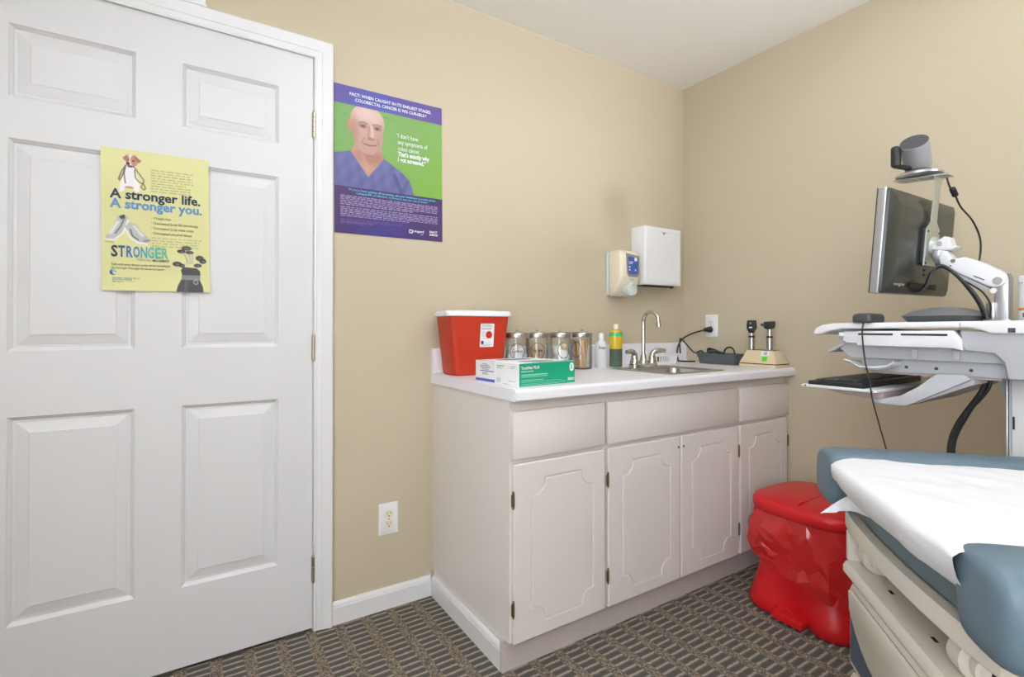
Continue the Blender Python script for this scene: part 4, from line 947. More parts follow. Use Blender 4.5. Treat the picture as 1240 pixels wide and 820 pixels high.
# ================================================================== BIN
BX, BY = -.352, -.905
def rsq(hx, hy, z, e=5.0, n=48, fn=None):
    out = []
    for i in range(n):
        a = 2*PI*i/n; c, s = math.cos(a), math.sin(a); r = (abs(c)**e+abs(s)**e)**(-1/e)
        k = fn(a) if fn else 1; out.append((BX+hx*r*c*k, BY+hy*r*s*k, z))
    return out
def waste_bin():
    t = thing('waste_bin', 'red plastic step-on waste bin beside the cabinet', 'bin', (BX, BY, 0))
    def foot(z):
        def f(a):
            m = math.cos(2*a)**2     # 1 at side centres
            m = max(0, m*1.7-.7); k = max(0, 1-z/.13)
            return 1-.24*m*k**.5
        return f
    b = MB(); R = []
    for z, h in ((0, .190), (.006, .200), (.025, .206), (.05, .201), (.08, .192), (.11, .183), (.14, .176), (.2, .170), (.3, .174), (.385, .180)): R.append(rsq(h, h, z, 4.2, 64, foot(z)))
    b.loft(R); b.build('body', BINRED, t, smooth=50)
    b = MB()
    b.loft([rsq(.186, .186, .378, 3.6, 64), rsq(.195, .195, .380, 3.6, 64), rsq(.199, .199, .386, 3.6, 64), rsq(.199, .199, .412, 3.6, 64), rsq(.194, .194, .422, 3.6, 64), rsq(.18, .18, .428, 3.6, 64), rsq(.10, .10, .436, 3, 64), rsq(.02, .02, .438, 2, 64)]); b.build('lid', BINRED, t, smooth=50)
    b = MB(); b.box(BX-.165, BX+.165, BY-.012, BY-.004, .425, .4395, .003); b.build('lid_ridge', BINRED, t)
    b = MB(); b.box(BX+.17, BX+.2, BY-.09, BY+.09, .37, .425, .008); b.build('hinge_block', BINRED, t)
    b = MB(); b.box(BX-.226, BX-.12, BY-.055, BY+.055, .018, .044, .005); b.box(BX-.229, BX-.225, BY-.052, BY+.052, .016, .04, .0015); p = b.build('pedal', BINRED, t)
    b = MB()
    for k in range(4): b.box(BX-.220+.012*k, BX-.216+.012*k, BY-.042, BY+.042, .0435, .0455)
    b.build('grip_ribs', BINRED, p)
    # liner folded over the rim
    L = thing('bin_liner', 'crumpled red plastic liner hanging out around the bin below its lid', 'bin liner', (BX, BY, .2))
    rnd = random.Random(11); NU, NV = 54, 8
    J = [[(rnd.uniform(-.38, .38), rnd.uniform(-.3, .3), rnd.uniform(-1, 1)) for i in range(NU)] for j in range(NV+1)]
    def fn(u, v):
        i = round(u*NU) % NU; j = round(v*NV); ja, jv, jh = J[j][i]
        a = 2*PI*(u+ja/NU); v = min(1, max(0, v+(jv/NV if 0 < j < NV else 0)))
        low = .172+.068*math.sin(a)+.020*noise.noise(Vector((math.cos(a)*4, math.sin(a)*4, 3)))
        z = .392*(1-v)+low*v
        c, s = math.cos(a), math.sin(a); e = 4; r = (abs(c)**e+abs(s)**e)**(-1/e)
        f = (1-abs(math.sin(5.5*a+8*z)))**1.5
        h = .1855+.008*v+(.014*f*v+.0052*(jh+.6)+.008*noise.noise(Vector((c*3, s*3, z*8))))*min(1, v*4)
        h += .022*max(0, math.cos(a-PI*.80))**10*math.sin(PI*min(1, v*.95))
        return (BX+h*r*c, BY+h*r*s, z)
    m = MB(); m.grid(fn, NU, NV)
    tri = []
    for k, q in enumerate(m.f): tri += [[q[0], q[1], q[2]], [q[0], q[2], q[3]]] if k % 2 else [[q[0], q[1], q[3]], [q[1], q[2], q[3]]]
    m.f = tri; m.mi = [0]*len(tri)
    o = m.build('film', FILM, L, smooth=15, recalc=False)
waste_bin()
# ================================================================== EXAM TABLE
TA = math.radians(-47.8); TO = Vector((-1.318, -1.465, 0))
def exam_table():
    t = thing('exam_table', 'medical exam table with slate blue vinyl cushions on a cream drawer base', 'exam table', TO, (0, 0, TA)); W = world_m(t)
    # base body
    b = MB(W); xf, yb, zt = .048, .235, .545
    b.box(xf+.016, 1.22, -yb, yb, .07, zt-.012, .006); b.build('base_body', TBL, t)
    b = MB(W); b.box(.10, 1.16, -yb+.03, yb-.03, 0, .07, .004); b.build('plinth', CHAR, t)
    # base top tray with rounded nose
    b = MB(W); b.prism([(xf-.004, zt-.032), (xf-.010, zt-.024), (xf-.010, zt-.010), (xf-.004, zt-.001), (xf+.006, zt), (1.22, zt), (1.22, zt-.032)], 'y', -yb-.004, yb+.004, 0); s = b.build('top_shelf', TBL, t)
    for yy in (.10, -.06): MB(W).box(.075, .081, yy-.008, yy+.008, zt-.0005, zt+.0006).build('slot', DARK, s, smooth=0)
    # drawers
    for k, (z0, z1) in enumerate(((.315, .505), (.09, .305))):
        d = MB(W); d.prism([(-yb+.004, z0), (yb-.004, z0), (yb-.004, z1-.02), (yb-.02, z1), (-yb+.02, z1), (-yb+.004, z1-.02)], 'x', xf, xf+.02, .003); D = d.build('drawer_front', TBL, t)
        h = z1-z0
        p = MB(W); p.prism([(-yb+.014, z0+.012), (yb-.012, z0+.012), (yb-.012, z1-.03), (yb-.022, z1-.016), (-yb+.022, z1-.016), (-yb+.014, z1-.03)], 'x', xf-.0012, xf+.002); p.build('blue_panel', TBLD, D, smooth=0)
        cur = [(yb-.026, z1-.014)]
        for q in range(13):
            f = q/12; cur.append((yb-.03-.41*f, z1-.055-(h-.115)*(1-abs(2*f-1)**3.2)))
        cur.append((-yb+.026, z1-.014))
        p = MB(W); p.prism(cur, 'x', xf-.011, xf-.001, .003); p.build('drawer_pull', TBL, D)
    # opening between base and seat frame
    b = MB(W); b.box(.235, .25, -yb+.01, yb-.01, zt, .64, .002); b.box(.047, .25, yb, yb+.013, zt, .612, .002); b.build('inner_panel', TBL, t)
    for y0, y1 in ((-.225, -.02), (-.005, .215)): MB(W).box(.22, .2345, y0, y1, zt+.002, .625, .006).build('cover_panel', TBL, t)
    MB(W).box(.25, 1.2, -.2, .2, zt, .62).build('seat_support', TBL, t, smooth=0)
    for yy in (.178, -.170):
        b = MB(W); b.cyl((.088, yy+.035, zt+.0335), (.088, yy-.012, zt+.0335), .033, n=28, b=.008); r = b.build('stirrup_end', TBL, t)
        b = MB(W); b.cyl((.088, yy-.010, zt+.0335), (.088, yy-.032, zt+.0335), .024, n=24, b=.004); b.build('end_cap', TBL, r)
        b = MB(W); b.cyl((.088, yy-.0315, zt+.0335), (.088, yy-.0335, zt+.0335), .006, n=12); b.build('bolt', DARK, r)
    # bowed seat-frame rail
    def bow(y): return .052-.018*(1-(y/.28)**2)-(.0)+.03*max(0, abs(y)/.285-.75)**1.2
    N = 24; R = []
    for q in range(N+1):
        y = -.272+.544*q/N; x = bow(y); R.append([(x+.022, y, .612), (x+.002, y, .612), (x-.002, y, .616), (x-.002, y, .643), (x+.002, y, .648), (x+.022, y, .648)])
    b = MB(W); b.loft(R); b.box(.07, 1.25, -.272, -.25, .612, .648, .003); b.box(.07, 1.25, .25, .272, .612, .648, .003); b.build('seat_frame', TBL, t, smooth=40)
    # lower cushion above the rail, upper pad under the paper
    def slab(name, x0, z0, z1, hw, r):
        N = 20; prof = [(r, 0), (r*.3, r*.3), (0, r), (0, z1-z0-r), (r*.3, z1-z0-r*.3), (r, z1-z0)]
        rows = []
        for q in range(N+1):
            y = -hw+2*hw*q/N; k = bow(y)-.034+x0+.02*max(0, abs(y)/hw-.9)/.1
            rows.append([(k+a, y, z0+c) for a, c in prof]+[(1.24, y, z1), (1.24, y, z0)])
        MB(W).loft(rows).build(name, UPH, t, smooth=50)
    slab('foot_cushion', .052, .6485, .7345, .250, .010)
    MB(W).box(.075, 1.2, -.255, .255, .636, .6484).build('seat_pan', TBL, t, smooth=0)
    slab('centre_cushion', .012, .735, .768, .228, .014)
    # side bolsters
    for s_ in (1, -1):
        R = []
        for x, k, dz in ((.012, .50, .0), (.013, .72, .0), (.018, .88, .0), (.028, .97, .0), (.050, 1, 0), (.13, 1, 0), (.5, 1, 0), (1.24, 1, 0), (1.262, .94, 0), (1.275, .7, 0)):
            yc, zc = .296, .735; ring = []
            prof = [(.231, .768), (.238, .783), (.262, .789), (.300, .790), (.335, .785), (.354, .772), (.362, .745), (.362, .69), (.356, .664), (.335, .6555), (.300, .6535), (.262, .6555), (.247, .664), (.243, .69), (.240, .722), (.231, .742)]
            for y, z in prof: ring.append((x, s_*(yc+(y-yc)*k), zc+(z-zc)*k))
            R.append(ring)
        b = MB(W); b.loft(R); o = b.build('side_bolster', UPH, t, smooth=60)
        ss = o.modifiers.new('soft', 'SUBSURF'); ss.levels = 1; ss.render_levels = 1
    return t, W
T_, TW = exam_table()
def exam_paper():
    t = thing('exam_paper', 'white crepe paper sheet spread along the exam table cushion', 'paper sheet', TO+Vector((0, 0, .772)), (0, 0, TA))
    def wr(x, y): return .005*noise.noise(Vector((x*6, y*9, 1)))+.0034*(1-2*abs(noise.noise(Vector((x*9+y*7, y*8-x*3, 5)))))+.0018*noise.noise(Vector((x*26, y*22, 2)))
    def fn(u, v):
        y = -.270+.508*v
        s = u*1.34-.10                                # distance along the sheet from the folded foot edge
        bowx = .034-.018*(1-(y/.28)**2)
        fold = bowx-.034+.010*noise.noise(Vector((y*7, 2, 0)))+.05*max(0, (v-.86)/.14)**2
        ec = max(0, (abs(v-.5)-.42)/.08)**2           # rounds down towards the bolsters
        if s >= 0:
            x = fold+s
            z = .7745+.010*math.exp(-s*7)+.007*(1-(2*v-1)**2)+max(-.0015, wr(x, y)*min(1, .5+s*5))-.016*math.exp(-s/.010)-.004*ec*math.exp(-s*3)
        else:                                         # folded under the pad
            q = -s/.10; x = fold+.002+.035*q*q; z = .7685-(.036+.014*(1-v))*min(1, q*1.4)+.6*wr(y*1.5, q)
        return (x, y, z)
    m = MB(TW); m.grid(fn, 170, 70); m.build('sheet', PAPER, t, smooth=80, recalc=False)
    # loose end curling out under the fold
    lo = [(993, 622, .668), (1006, 620, .672), (1021, 619, .676), (1035, 620, .682), (1056, 628, .690), (1063, 628, .692), (1075, 644, .688), (1097, 653, .696), (1111, 660, .702)]
    hi = [(994, 621, .670), (1010, 610, .690), (1024, 602, .708), (1036, 599, .714), (1052, 610, .716), (1062, 618, .716), (1077, 632, .716), (1096, 647, .716), (1112, 659, .714)]
    A = cr([px(a, c, 'z', z) for a, c, z in lo], 5); B = cr([px(a, c, 'z', z) for a, c, z in hi], 5)
    B2 = [p+(TW.to_3x3() @ Vector((.03, 0, .003))) for p in B]; dn = TW.to_3x3() @ Vector((-.006, 0, .002))
    def fl(u, v):
        i = round(u*(len(A)-1))
        return A[i]*(1-v*2)+B[i]*v*2+dn*math.sin(PI*v*2)*min(1, u*4) if v <= .5 else B[i]*(2-2*v)+B2[i]*(2*v-1)
    m = MB(); m.grid(fl, len(A)-1, 10); m.build('curled_end', PAPER, t, smooth=80, recalc=False)
exam_paper()
# ================================================================== CART
KX0, KX1 = -.66, -.20; KC = -.43
def cart():
    t = thing('computer_cart', 'white and grey medical computer cart on a column with keyboard shelf', 'cart', (KC, -1.53, 0))
    X0 = KX0
    def S(u, v, x=X0): p = px(u, v, 'x', x); return (p.y, p.z)
    # base with four castor legs
    b = MB(); b.box(-.475, -.385, -1.60, -1.46, .07, .12, .012)
    for dx in (-.15, .15):
        b.tube([(KC+dx*.2, -1.50, .095), (KC+dx, -1.33, .085), (KC+dx*1.05, -1.24, .08)], [.03, .026, .022], 10); b.tube([(KC+dx*.2, -1.56, .095), (KC+dx, -1.64, .085), (KC+dx*1.05, -1.68, .08)], [.03, .026, .022], 10)
    b.build('base', CARTG, t)
    for dx in (-.158, .158):
        for yy in (-1.24, -1.68):
            c = MB(); c.cyl((KC+dx-.012, yy, .0375), (KC+dx+.012, yy, .0375), .0375, n=20, b=.004); c.cyl((KC+dx, yy, .05), (KC+dx, yy, .085), .009, n=10); c.build('castor', CHAR, t)
    # column
    b = MB(); b.box(-.485, -.375, -1.63, -1.468, .10, .99, .006); c = b.build('column', CARTW, t)
    MB().box(-.4865, -.4845, -1.476, -1.4725, .12, .95).build('edge_seam', CARTG, c, smooth=0)
    MB().box(-.489, -.471, -1.4675, -1.4635, .12, .95, .001).build('edge_rail', ALU, c)
    MB().box(-.4872, -.4846, -1.481, -1.477, .80, .835).build('seam_slot', DARK, c, smooth=0)
    # worktop
    top = [(-1.625, 1.0975), (-1.10, 1.0925), (-1.065, 1.087), (-1.046, 1.076), (-1.040, 1.062), (-1.045, 1.055), (-1.062, 1.056), (-1.085, 1.066), (-1.12, 1.074), (-1.43, 1.0775), (-1.455, 1.073), (-1.475, 1.063), (-1.625, 1.061)]
    b = MB(); b.prism(top, 'x', X0, KX1, .006, seg=3); w_ = b.build('work_surface', CARTW, t, smooth=40)
    MB().box(X0-.0012, X0+.003, -1.417, -1.413, 1.079, 1.0915).build('seam', CARTG, w_, smooth=0)
    MB().box(X0-.001, X0+.004, -1.522, -1.508, 1.066, 1.078).build('lock_plate', CHAR, w_, smooth=0)
    # body under the worktop
    x = X0+.010
    P = [(-1.098, 1.073), (-1.62, 1.0612), (-1.62, 1.05), (-1.545, .945), (-1.50, .945), (-1.49, .985), (-1.135, .985), (-1.105, 1.01)]
    b = MB(); b.prism(P, 'x', x+.028, KX1-.038, .003); b.build('body', CARTG, t)
    b = MB(); b.prism([(-1.60, 1.062), (-1.60, 1.052), (-1.535, .948), (-1.505, .948), (-1.498, .99), (-1.48, 1.012), (-1.42, 1.018), (-1.41, 1.071)], 'x', x+.004, x+.03, .004); b.build('rear_cheek', CARTG, t)
    b = MB(); b.prism([(-1.168, 1.068), (-1.40, 1.071), (-1.418, 1.045), (-1.418, 1.018), (-1.40, 1.0235), (-1.168, 1.0245)], 'x', X0+.002, X0+.03, .002); sp = b.build('slot_panel', CARTW, t)
    for y0, y1 in ((-1.172, -1.262), (-1.282, -1.388)): MB().box(X0+.0008, X0+.004, y1, y0, 1.056, 1.0615).build('slot', DARK, sp, smooth=0)
    b = MB(); b.prism([(-1.125, 1.066), (-1.168, 1.067), (-1.168, 1.031), (-1.132, 1.031), (-1.122, 1.04)], 'x', X0+.016, X0+.04, .002); b.build('front_cheek', CARTW, t)
    MB().box(X0+.010, X0+.018, -1.127, -1.112, 1.05, 1.064, .003).build('bracket_tab', WPL, t)
    # lower housing
    b = MB(); b.prism([(-1.15, .988), (-1.50, .988), (-1.49, .945), (-1.16, .945)], 'x', x+.055, KX1-.06, .004); lh = b.build('lower_housing', CARTG, t)
    for yy in (-1.273, -1.344, -1.42): MB().cyl((x+.0535, yy, .962), (x+.056, yy, .962), .0045, n=10).build('screw', CHAR, lh)
    for yy in (-1.302, -1.396):
        b = MB(); b.box(x+.020, x+.03, yy-.009, yy+.007, .989, 1.016, .002); b.build('clip', CARTG, t)
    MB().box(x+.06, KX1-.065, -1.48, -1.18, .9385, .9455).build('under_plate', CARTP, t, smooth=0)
    # release lever under the front
    b = MB(); b.prism([(-1.128, 1.030), (-1.118, 1.034), (-1.10, 1.022), (-1.077, 1.010), (-1.068, 1.002), (-1.073, .998), (-1.092, 1.006)], 'x', X0+.03, X0+.13, .002); b.build('release_lever', CARTG, t)
    # mouse scoop
    sc = [(-1.130, .982), (-1.150, .976), (-1.160, .968), (-1.175, .962), (-1.215, .962), (-1.245, .968), (-1.26, .978), (-1.262, .984)]
    b = MB(); b.loft([[(xx, y, z+dz) for y, z in sc]+[(xx, y, z-.004+dz) for y, z in sc[::-1]] for xx, dz in ((X0+.004, .0), (X0+.012, -.006), (X0+.08, -.006))]); b.build('mouse_scoop', CARTW, t)
    # keyboard shelf on its swing plate
    ky0, ky1 = -1.226, -1.006
    b = MB(); b.box(X0-.01, KX1, ky0, ky1, .8835, .8925, .003); b.build('keyboard_shelf', CARTW, t)
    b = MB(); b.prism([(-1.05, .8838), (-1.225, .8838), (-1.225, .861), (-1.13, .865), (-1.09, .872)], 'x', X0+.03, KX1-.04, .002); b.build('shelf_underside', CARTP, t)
    for yy in (-1.02, -1.213): MB().cyl((X0-.0112, yy, .888), (X0-.0095, yy, .888), .0026, n=8).build('shelf_screw', DARK, t)
    b = MB(); b.prism([S(1045, 488), S(1092, 493), S(1170, 461), S(1163, 455), S(1128, 454), S(1105, 470), S(1085, 480), S(1062, 484)], 'x', X0+.03, X0+.05, .002); b.prism([(-1.225, .862), (-1.29, .853), (-1.43, .925), (-1.43, .938), (-1.38, .94), (-1.29, .868)], 'x', X0+.05, KX1-.06, .002); b.build('swing_plate', CARTG, t)
    # wedge bracket in front of the column
    b = MB(); b.prism([(-1.452, .948), (-1.468, .948), (-1.468, .868), (-1.464, .872), (-1.448, .905), (-1.442, .93)], 'x', -.47, -.39, .001); b.build('wedge_bracket', CARTG, t)
    # cable sleeve drooping below
    A = [px(1196, 458, 'x', -.50), px(1186, 478, 'x', -.50), px(1172, 498, 'x', -.50), px(1160, 517, 'x', -.50), px(1153, 535, 'x', -.50), px(1152, 560, 'x', -.50), px(1160, 600, 'x', -.48), (-.45, -1.455, .45)]
    A = cr(A, 5); n = len(A); b = MB(); b.tube(A, [.0045+.0055*min(1, i/(n*.35)) for i in range(n)], 10); b.build('cable_sleeve', BLACK, t)
    b = MB(); b.tube(cr([px(1200, 458, 'x', -.49), px(1197, 470, 'x', -.49), px(1188, 482, 'x', -.49), px(1178, 492, 'x', -.495)], 5), .005, 8); b.build('loop_cable', BLACK, t)
    # ---- monitor arm
    xa0, xa1 = -.455, -.405
    Q = lambda u, v, x=xa0: (lambda p: (p.y, p.z))(px(u, v, 'x', x))
    zs = 1.0962
    y0, y1 = Q(1221, 388)[0], Q(1203, 388)[0]
    b = MB(); b.prism([(y0, zs), (y1, zs), (y1, 1.19), (y1+.012, 1.21), (y1+.005, 1.228), (y0+.004, 1.232), (y0, 1.215)], 'x', xa0+.004, xa1, .004); b.build('arm_post', ALU, t)
    b = MB(); b.box(xa0-.006, xa1+.006, y1-.004, y1+.014, zs, 1.150, .003); b.box(xa0-.012, xa1+.012, y0-.008, y1+.02, zs-.0005, zs+.006, .002); b.build('post_bracket', STEEL, t)
    arm = [Q(1140, 323), Q(1136, 313), Q(1139, 303), Q(1147, 304), Q(1154, 314), Q(1168, 311), Q(1190, 318), Q(1213, 329), Q(1220, 338), Q(1217, 344), Q(1206, 348), Q(1196, 347), Q(1150, 327)]
    b = MB(); b.prism(arm, 'x', xa0-.004, xa1+.004, .007, seg=3); a_ = b.build('arm_link', CARTW, t)
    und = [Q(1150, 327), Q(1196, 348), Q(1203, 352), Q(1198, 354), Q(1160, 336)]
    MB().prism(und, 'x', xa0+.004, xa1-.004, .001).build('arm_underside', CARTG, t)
    def disc(u, v, r, m, nm, par, dx=.0025, x=xa0-.004): p = px(u, v, 'x', x); return MB().cyl((x+.001, p.y, p.z), (x-dx, p.y, p.z), r, n=20, b=.0008).build(nm, m, par)
    disc(1208, 340, .0105, ALU, 'pivot_cap', a_); disc(1154, 316, .006, STEEL, 'pivot_cap', a_); disc(1151, 322, .002, DARK, 'screw', a_); p = disc(1203, 352, .0078, CARTW, 'lower_pivot', t)
    sl = [Q(1179, 333.5, xa0-.0045), Q(1192, 338.5, xa0-.0045), Q(1192, 339.8, xa0-.0045), Q(1179, 335, xa0-.0045)]
    MB().prism(sl, 'x', xa0-.0046, xa0-.003).build('gauge_slot', CHAR, a_, smooth=0)
    hd = [Q(1127, 302), Q(1131, 294), Q(1143, 286), Q(1149, 287), Q(1152, 296), Q(1159, 299), Q(1152, 303), Q(1136, 303)]
    b = MB(); b.prism(hd, 'x', xa0, xa1, .004, seg=3); h_ = b.build('tilt_head', CARTW, t)
    disc(1137, 295, .0078, ALU, 'head_pivot', h_, x=xa0)
    e0 = px(1136, 306, 'x', KC); e1 = px(1146, 318, 'x', KC); MB().tube(cr([px(1140, 298, 'x', KC), px(1137, 306, 'x', KC), px(1140, 314, 'x', KC), px(1148, 319, 'x', KC)], 4), .019, 14).build('elbow', ALU, t)
    # cables beside the arm
    for k, dx in enumerate((-.012, .0, .012)):
        A = [px(1196-2*k, 386, 'x', xa0+.0+dx), px(1190-2*k, 370, 'x', xa0+dx), px(1178-2*k, 352, 'x', xa0+dx), px(1160, 334+k, 'x', xa0+dx), px(1146, 323+k, 'x', xa0-.006+dx), px(1136, 322+k, 'x', xa0-.006+dx), px(1128-k, 332, 'x', xa0-.004+dx), px(1122-k, 347, 'x', xa0+dx), px(1112-k, 355-k, 'x', xa0+.01+dx), px(1102, 349, 'x', xa0+.03+dx)]
        MB().tube(cr(A, 6), .0035, 7).build('arm_cable', BLACK if k else CHAR, t)
    MB().tube(cr([px(1199, 386, 'x', xa0-.01), px(1199, 368, 'x', xa0-.01), px(1190, 354, 'x', xa0-.01), px(1180, 347, 'x', xa0-.005), px(1168, 340, 'x', xa0)], 6), .0024, 7).build('arm_cable', BLACK, t)
    return t
cart()
# ---- monitor
def monitor():
    mc = Vector((-.426, -1.237, 1.337)); W2, H2 = .255, .155; tilt = math.radians(4.8)
    up = Vector((0, -math.sin(tilt), math.cos(tilt)))
    t = thing('computer_monitor', 'flat monitor seen from its dark back, held by the cart arm', 'monitor', mc-up*H2, (tilt, math.radians(-.6), 0)); M = world_m(t) @ Matrix.Translation((0, 0, H2))
    b = MB(M); b.box(-W2, W2, -.010, .014, -H2, H2, .004, 3); b.build('bezel', ALU, t)
    b = MB(M); b.box(-W2+.0015, W2-.0015, .0135, .0165, -H2+.0015, H2-.0015, .001); b.build('front_bezel', BLACK, t)
    b = MB(M); b.box(-W2+.012, W2-.012, .0160, .0172, -H2+.018, H2-.012); b.build('screen', SCREEN, t, smooth=0)
    b = MB(M); b.loft([[(p[0], y, p[1]) for p in rrect(-W2+i, W2-i, -H2+i, H2-i, .008, 4)] for i, y in ((.001, -.009), (.004, -.016), (.02, -.024), (.05, -.031))]); s = b.build('back_shell', MONB, t, smooth=25)
    b = MB(M); b.box(-.10, .10, -.034, -.030, -.135, -.118, .001); b.build('port_recess', DARK, s)
    for dz in (-.075, -.09): MB(M).box(-.01, .004, -.0325, -.030, dz-.003, dz+.003).build('port', DARK, s, smooth=0)
    text('energystar', .013, mat('emblem_grey', (190, 192, 190), .4), t, M @ at((-.205, -.0265, -.128), FACE_Y), width=.075, lift=.002)
    # VESA plate and camera bracket
    b = MB(M); b.box(-.052, .052, -.042, -.030, -.055, .055, .002); b.build('mount_block', BLACK, t)
    b = MB(M); b.prism([(-.05, -.062), (.05, -.062), (.05, .05), (.02, .075), (.02, .215), (-.02, .215), (-.02, .075), (-.05, .05)], 'y', -.046, -.042); v = b.build('bracket_plate', PLATEG, t)
    for sx in (-.043, .043):
        for sz in (-.055, .043): MB(M).cyl((sx, -.0445, sz), (sx, -.048, sz), .0035, n=8).build('screw', CHAR, v)
    MB(M).cyl((0, -.045, 0), (0, -.062, 0), .032, .024, n=24, b=.002).build('mount_disc', PLATEG, v)
    MB(M).cyl((0, -.06, 0), (0, -.085, 0), .015, n=16).build('mount_stub', CARTW, v)
    b = MB(M); b.box(-.03, .03, -.075, .065, .2125, .2155, .001); b.prism([(-.03, .2125), (-.02, .185), (.02, .185), (.03, .2125)], 'y', -.0465, -.043); sh = b.build('camera_shelf', PLATEG, t)
    for k in range(4): MB(M).box(-.024, .024, -.03+.022*k, -.02+.022*k, .2115, .2126).build('shelf_rib', CARTG, sh, smooth=0)
    return M
MM = monitor()
# ---- conference camera on the shelf
def camera_unit():
    base = MM @ Vector((0, .005, .2157))
    t = thing('conference_camera', 'grey cylindrical conference camera on a round foot above the monitor', 'camera', base)
    z = base.z; x, y = base.x, base.y
    b = MB(Matrix.Translation((x, y, z))); b.lathe([(.050, .0045), (.061, .007), (.062, .012), (.054, .018), (.035, .023)], 36); b.build('foot', ALU, t)
    b = MB(Matrix.Translation((x, y, z))); b.lathe([(.037, .0225), (.034, .026), (.016, .03), (.014, .05)], 28); b.build('swivel', CHAR, t)
    c0 = Vector((x+.010, y+.006, z+.046)); ax = Vector((-.947*.70-.842*.14, -.32*.70+.54*.14, .70)).normalized()
    b = MB(); b.cyl(c0, c0+ax*.088, .0375, n=36, b=.0015); b.build('head', mat('camera_grey', (150, 150, 150), .45), t)
    b = MB(); b.cyl(c0+ax*.0875, c0+ax*.0886, .0358, n=36); b.build('top_disc', CHAR, t)
    b = MB(); b.box(x-.090, x-.062, y+.022, y+.046, z+.030, z+.098, .009, 3); b.tube([(x-.076, y+.034, z+.036), (x-.04, y+.02, z+.033), (x, y+.002, z+.034)], [.008, .0075, .007], 10); b.build('yoke', BLACK, t)
    b = MB(); b.cyl((x+.045, y-.035, z+.010), (x+.062, y-.052, z+.010), .006, n=12); b.build('cable_plug', BLACK, t)
    pts = cr([(x+.060, y-.050, z+.010), px(1150, 226, 'y', y-.06), px(1155, 232, 'y', y-.06), px(1163, 250, 'y', y-.06), px(1178, 268, 'y', y-.065), px(1187, 290, 'y', y-.075), px(1186, 314, 'y', y-.09), px(1178, 324, 'y', y-.11)], 7)
    MB().tube(pts, .0027, 8).build('cable', BLACK, t)
    p0 = px(1153, 228, 'y', y-.06); p1 = px(1157, 237, 'y', y-.06); MB().cyl(p0, p1, .0085, n=14, b=.002).build('ferrite_bead', BLACK, t)
camera_unit()
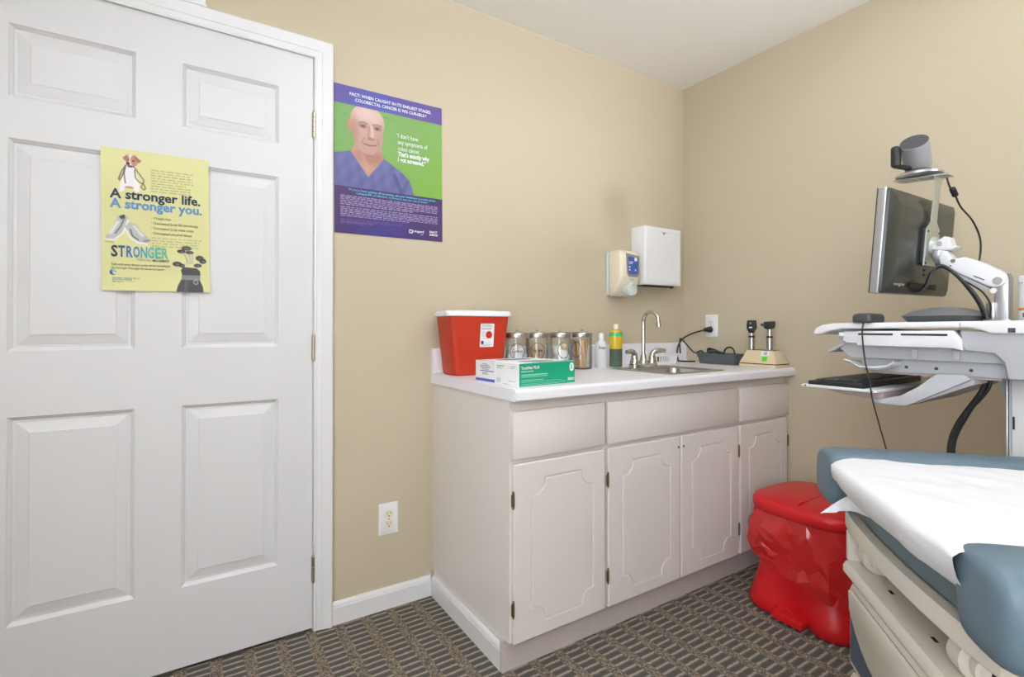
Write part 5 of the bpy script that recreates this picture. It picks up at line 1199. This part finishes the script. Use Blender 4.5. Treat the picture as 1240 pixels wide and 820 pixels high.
# ---- things on the cart
def cart_items():
    zt = lambda y: 1.0925+(-1.10-y)*(.005/.525)
    # speakerphone wedge
    y0, y1, x0, x1 = -1.405, -1.262, -.63, -.30; z = zt(y0)+.0003
    t = thing('speaker_phone', 'flat dark wedge-shaped speakerphone lying on the cart top', 'speakerphone', ((x0+x1)/2, (y0+y1)/2, z))
    b = MB(); b.loft([rrect(x0+.012, x1-.012, y0+.006, y1-.012, .03, 6, z), rrect(x0+.002, x1-.002, y0+.002, y1-.002, .035, 6, z+.014), rrect(x0, x1, y0, y1, .035, 6, z+.0165)]); b.build('housing', CHAR, t)
    b = MB(); b.loft([rrect(x0, x1, y0, y1, .035, 6, z+.0166), rrect(x0+.03, x1-.03, y0+.02, y1-.02, .03, 6, z+.031), rrect(x0+.09, x1-.09, y0+.045, y1-.045, .02, 6, z+.042)]); b.build('grille', mat('grille_grey', (120, 122, 124), .5, bump=.8, bscale=500), t)
    # mouse
    my, mx = -1.186, -.625; z = zt(my)+.0008
    t = thing('computer_mouse', 'black computer mouse on the edge of the cart top', 'mouse', (mx, my, z))
    b = MB(); b.loft([[(mx+p[0], my+p[1], z+dz) for p in rrect(-.05+i, .05-i, -.028+i, .028-i, .014-min(.010, i*.5), 6)] for i, dz in ((.003, 0), (0, .005), (.0005, .018), (.004, .025), (.012, .028))]); b.build('shell', CHAR, t)
    c = thing('mouse_cable', 'thin black cable hanging over the side of the cart', 'cable', (KX0-.006, my, .9))
    A = [(mx-.049, my, z+.014), (KX0-.002, my-.002, z+.014), (KX0-.007, my-.003, z-.006), px(1044, 400, 'x', KX0-.007), px(1045, 418, 'x', KX0-.007), px(1048, 440, 'x', KX0-.014), px(1053, 460, 'x', KX0-.014), px(1056, 482, 'x', KX0-.014), px(1064, 512, 'x', KX0-.012), px(1072, 540, 'x', KX0-.012), px(1080, 570, 'x', KX0-.01), px(1084, 610, 'x', KX0)]
    MB().tube(cr(A, 6), .0021, 7).build('cable', BLACK, c)
    # keyboard
    x0, x1, y0, y1, z = -.665, -.225, -1.186, -1.026, .8927
    t = thing('keyboard', 'black computer keyboard lying on the cart shelf', 'keyboard', ((x0+x1)/2, (y0+y1)/2, z))
    b = MB(); b.prism([(y0, z), (y1, z), (y1, z+.012), (y0+.01, z+.019), (y0, z+.017)], 'x', x0, x1, .003); b.build('case', BLACK, t)
    kb = MB()
    for r in range(5):
        yy = y1-.018-.026*r; zz = z+.0125+.0062*(r/5)
        for c_ in range(18): kb.box(x0+.014+c_*.0232, x0+.034+c_*.0232, yy-.018, yy, zz, zz+.0065, .002, 1)
    kb.build('keys', CHAR, t)
    # tub of wipes
    bx, by = -.405, -1.535; z = zt(by)-.0002
    p = px(1262, 384, 'x', bx); by = p.y; z = zt(by)+.0003
    t = thing('wipes_tub', 'white round wipes tub with orange band behind the monitor arm', 'tub', (bx, by, z)); M = Matrix.Translation((bx, by, z))
    b = MB(M); b.lathe([(.045, 0), (.047, .003), (.047, .105), (.044, .108)], 32); b.build('body', WPL, t)
    b = MB(M); b.lathe([(.048, .107), (.048, .122), (.044, .127), (0, .127)], 32); b.build('lid', WPL, t)
    b = MB(M); b.lathe([(.0474, .030), (.0474, .037)], 32, cap0=False, cap1=False); b.build('orange_band', ORANGE, t)
    b = MB(M)
    for a0 in range(3):
        pts = []
        for q in range(9):
            th = math.radians(150+20*a0)+.16*math.cos(q*PI/5); pts.append((.0476*math.cos(th), .0476*math.sin(th), .017+.007*math.sin(q*PI/5)))
        b.tube(pts, .0016, 5)
    b.build('black_print', INK, t)
cart_items()
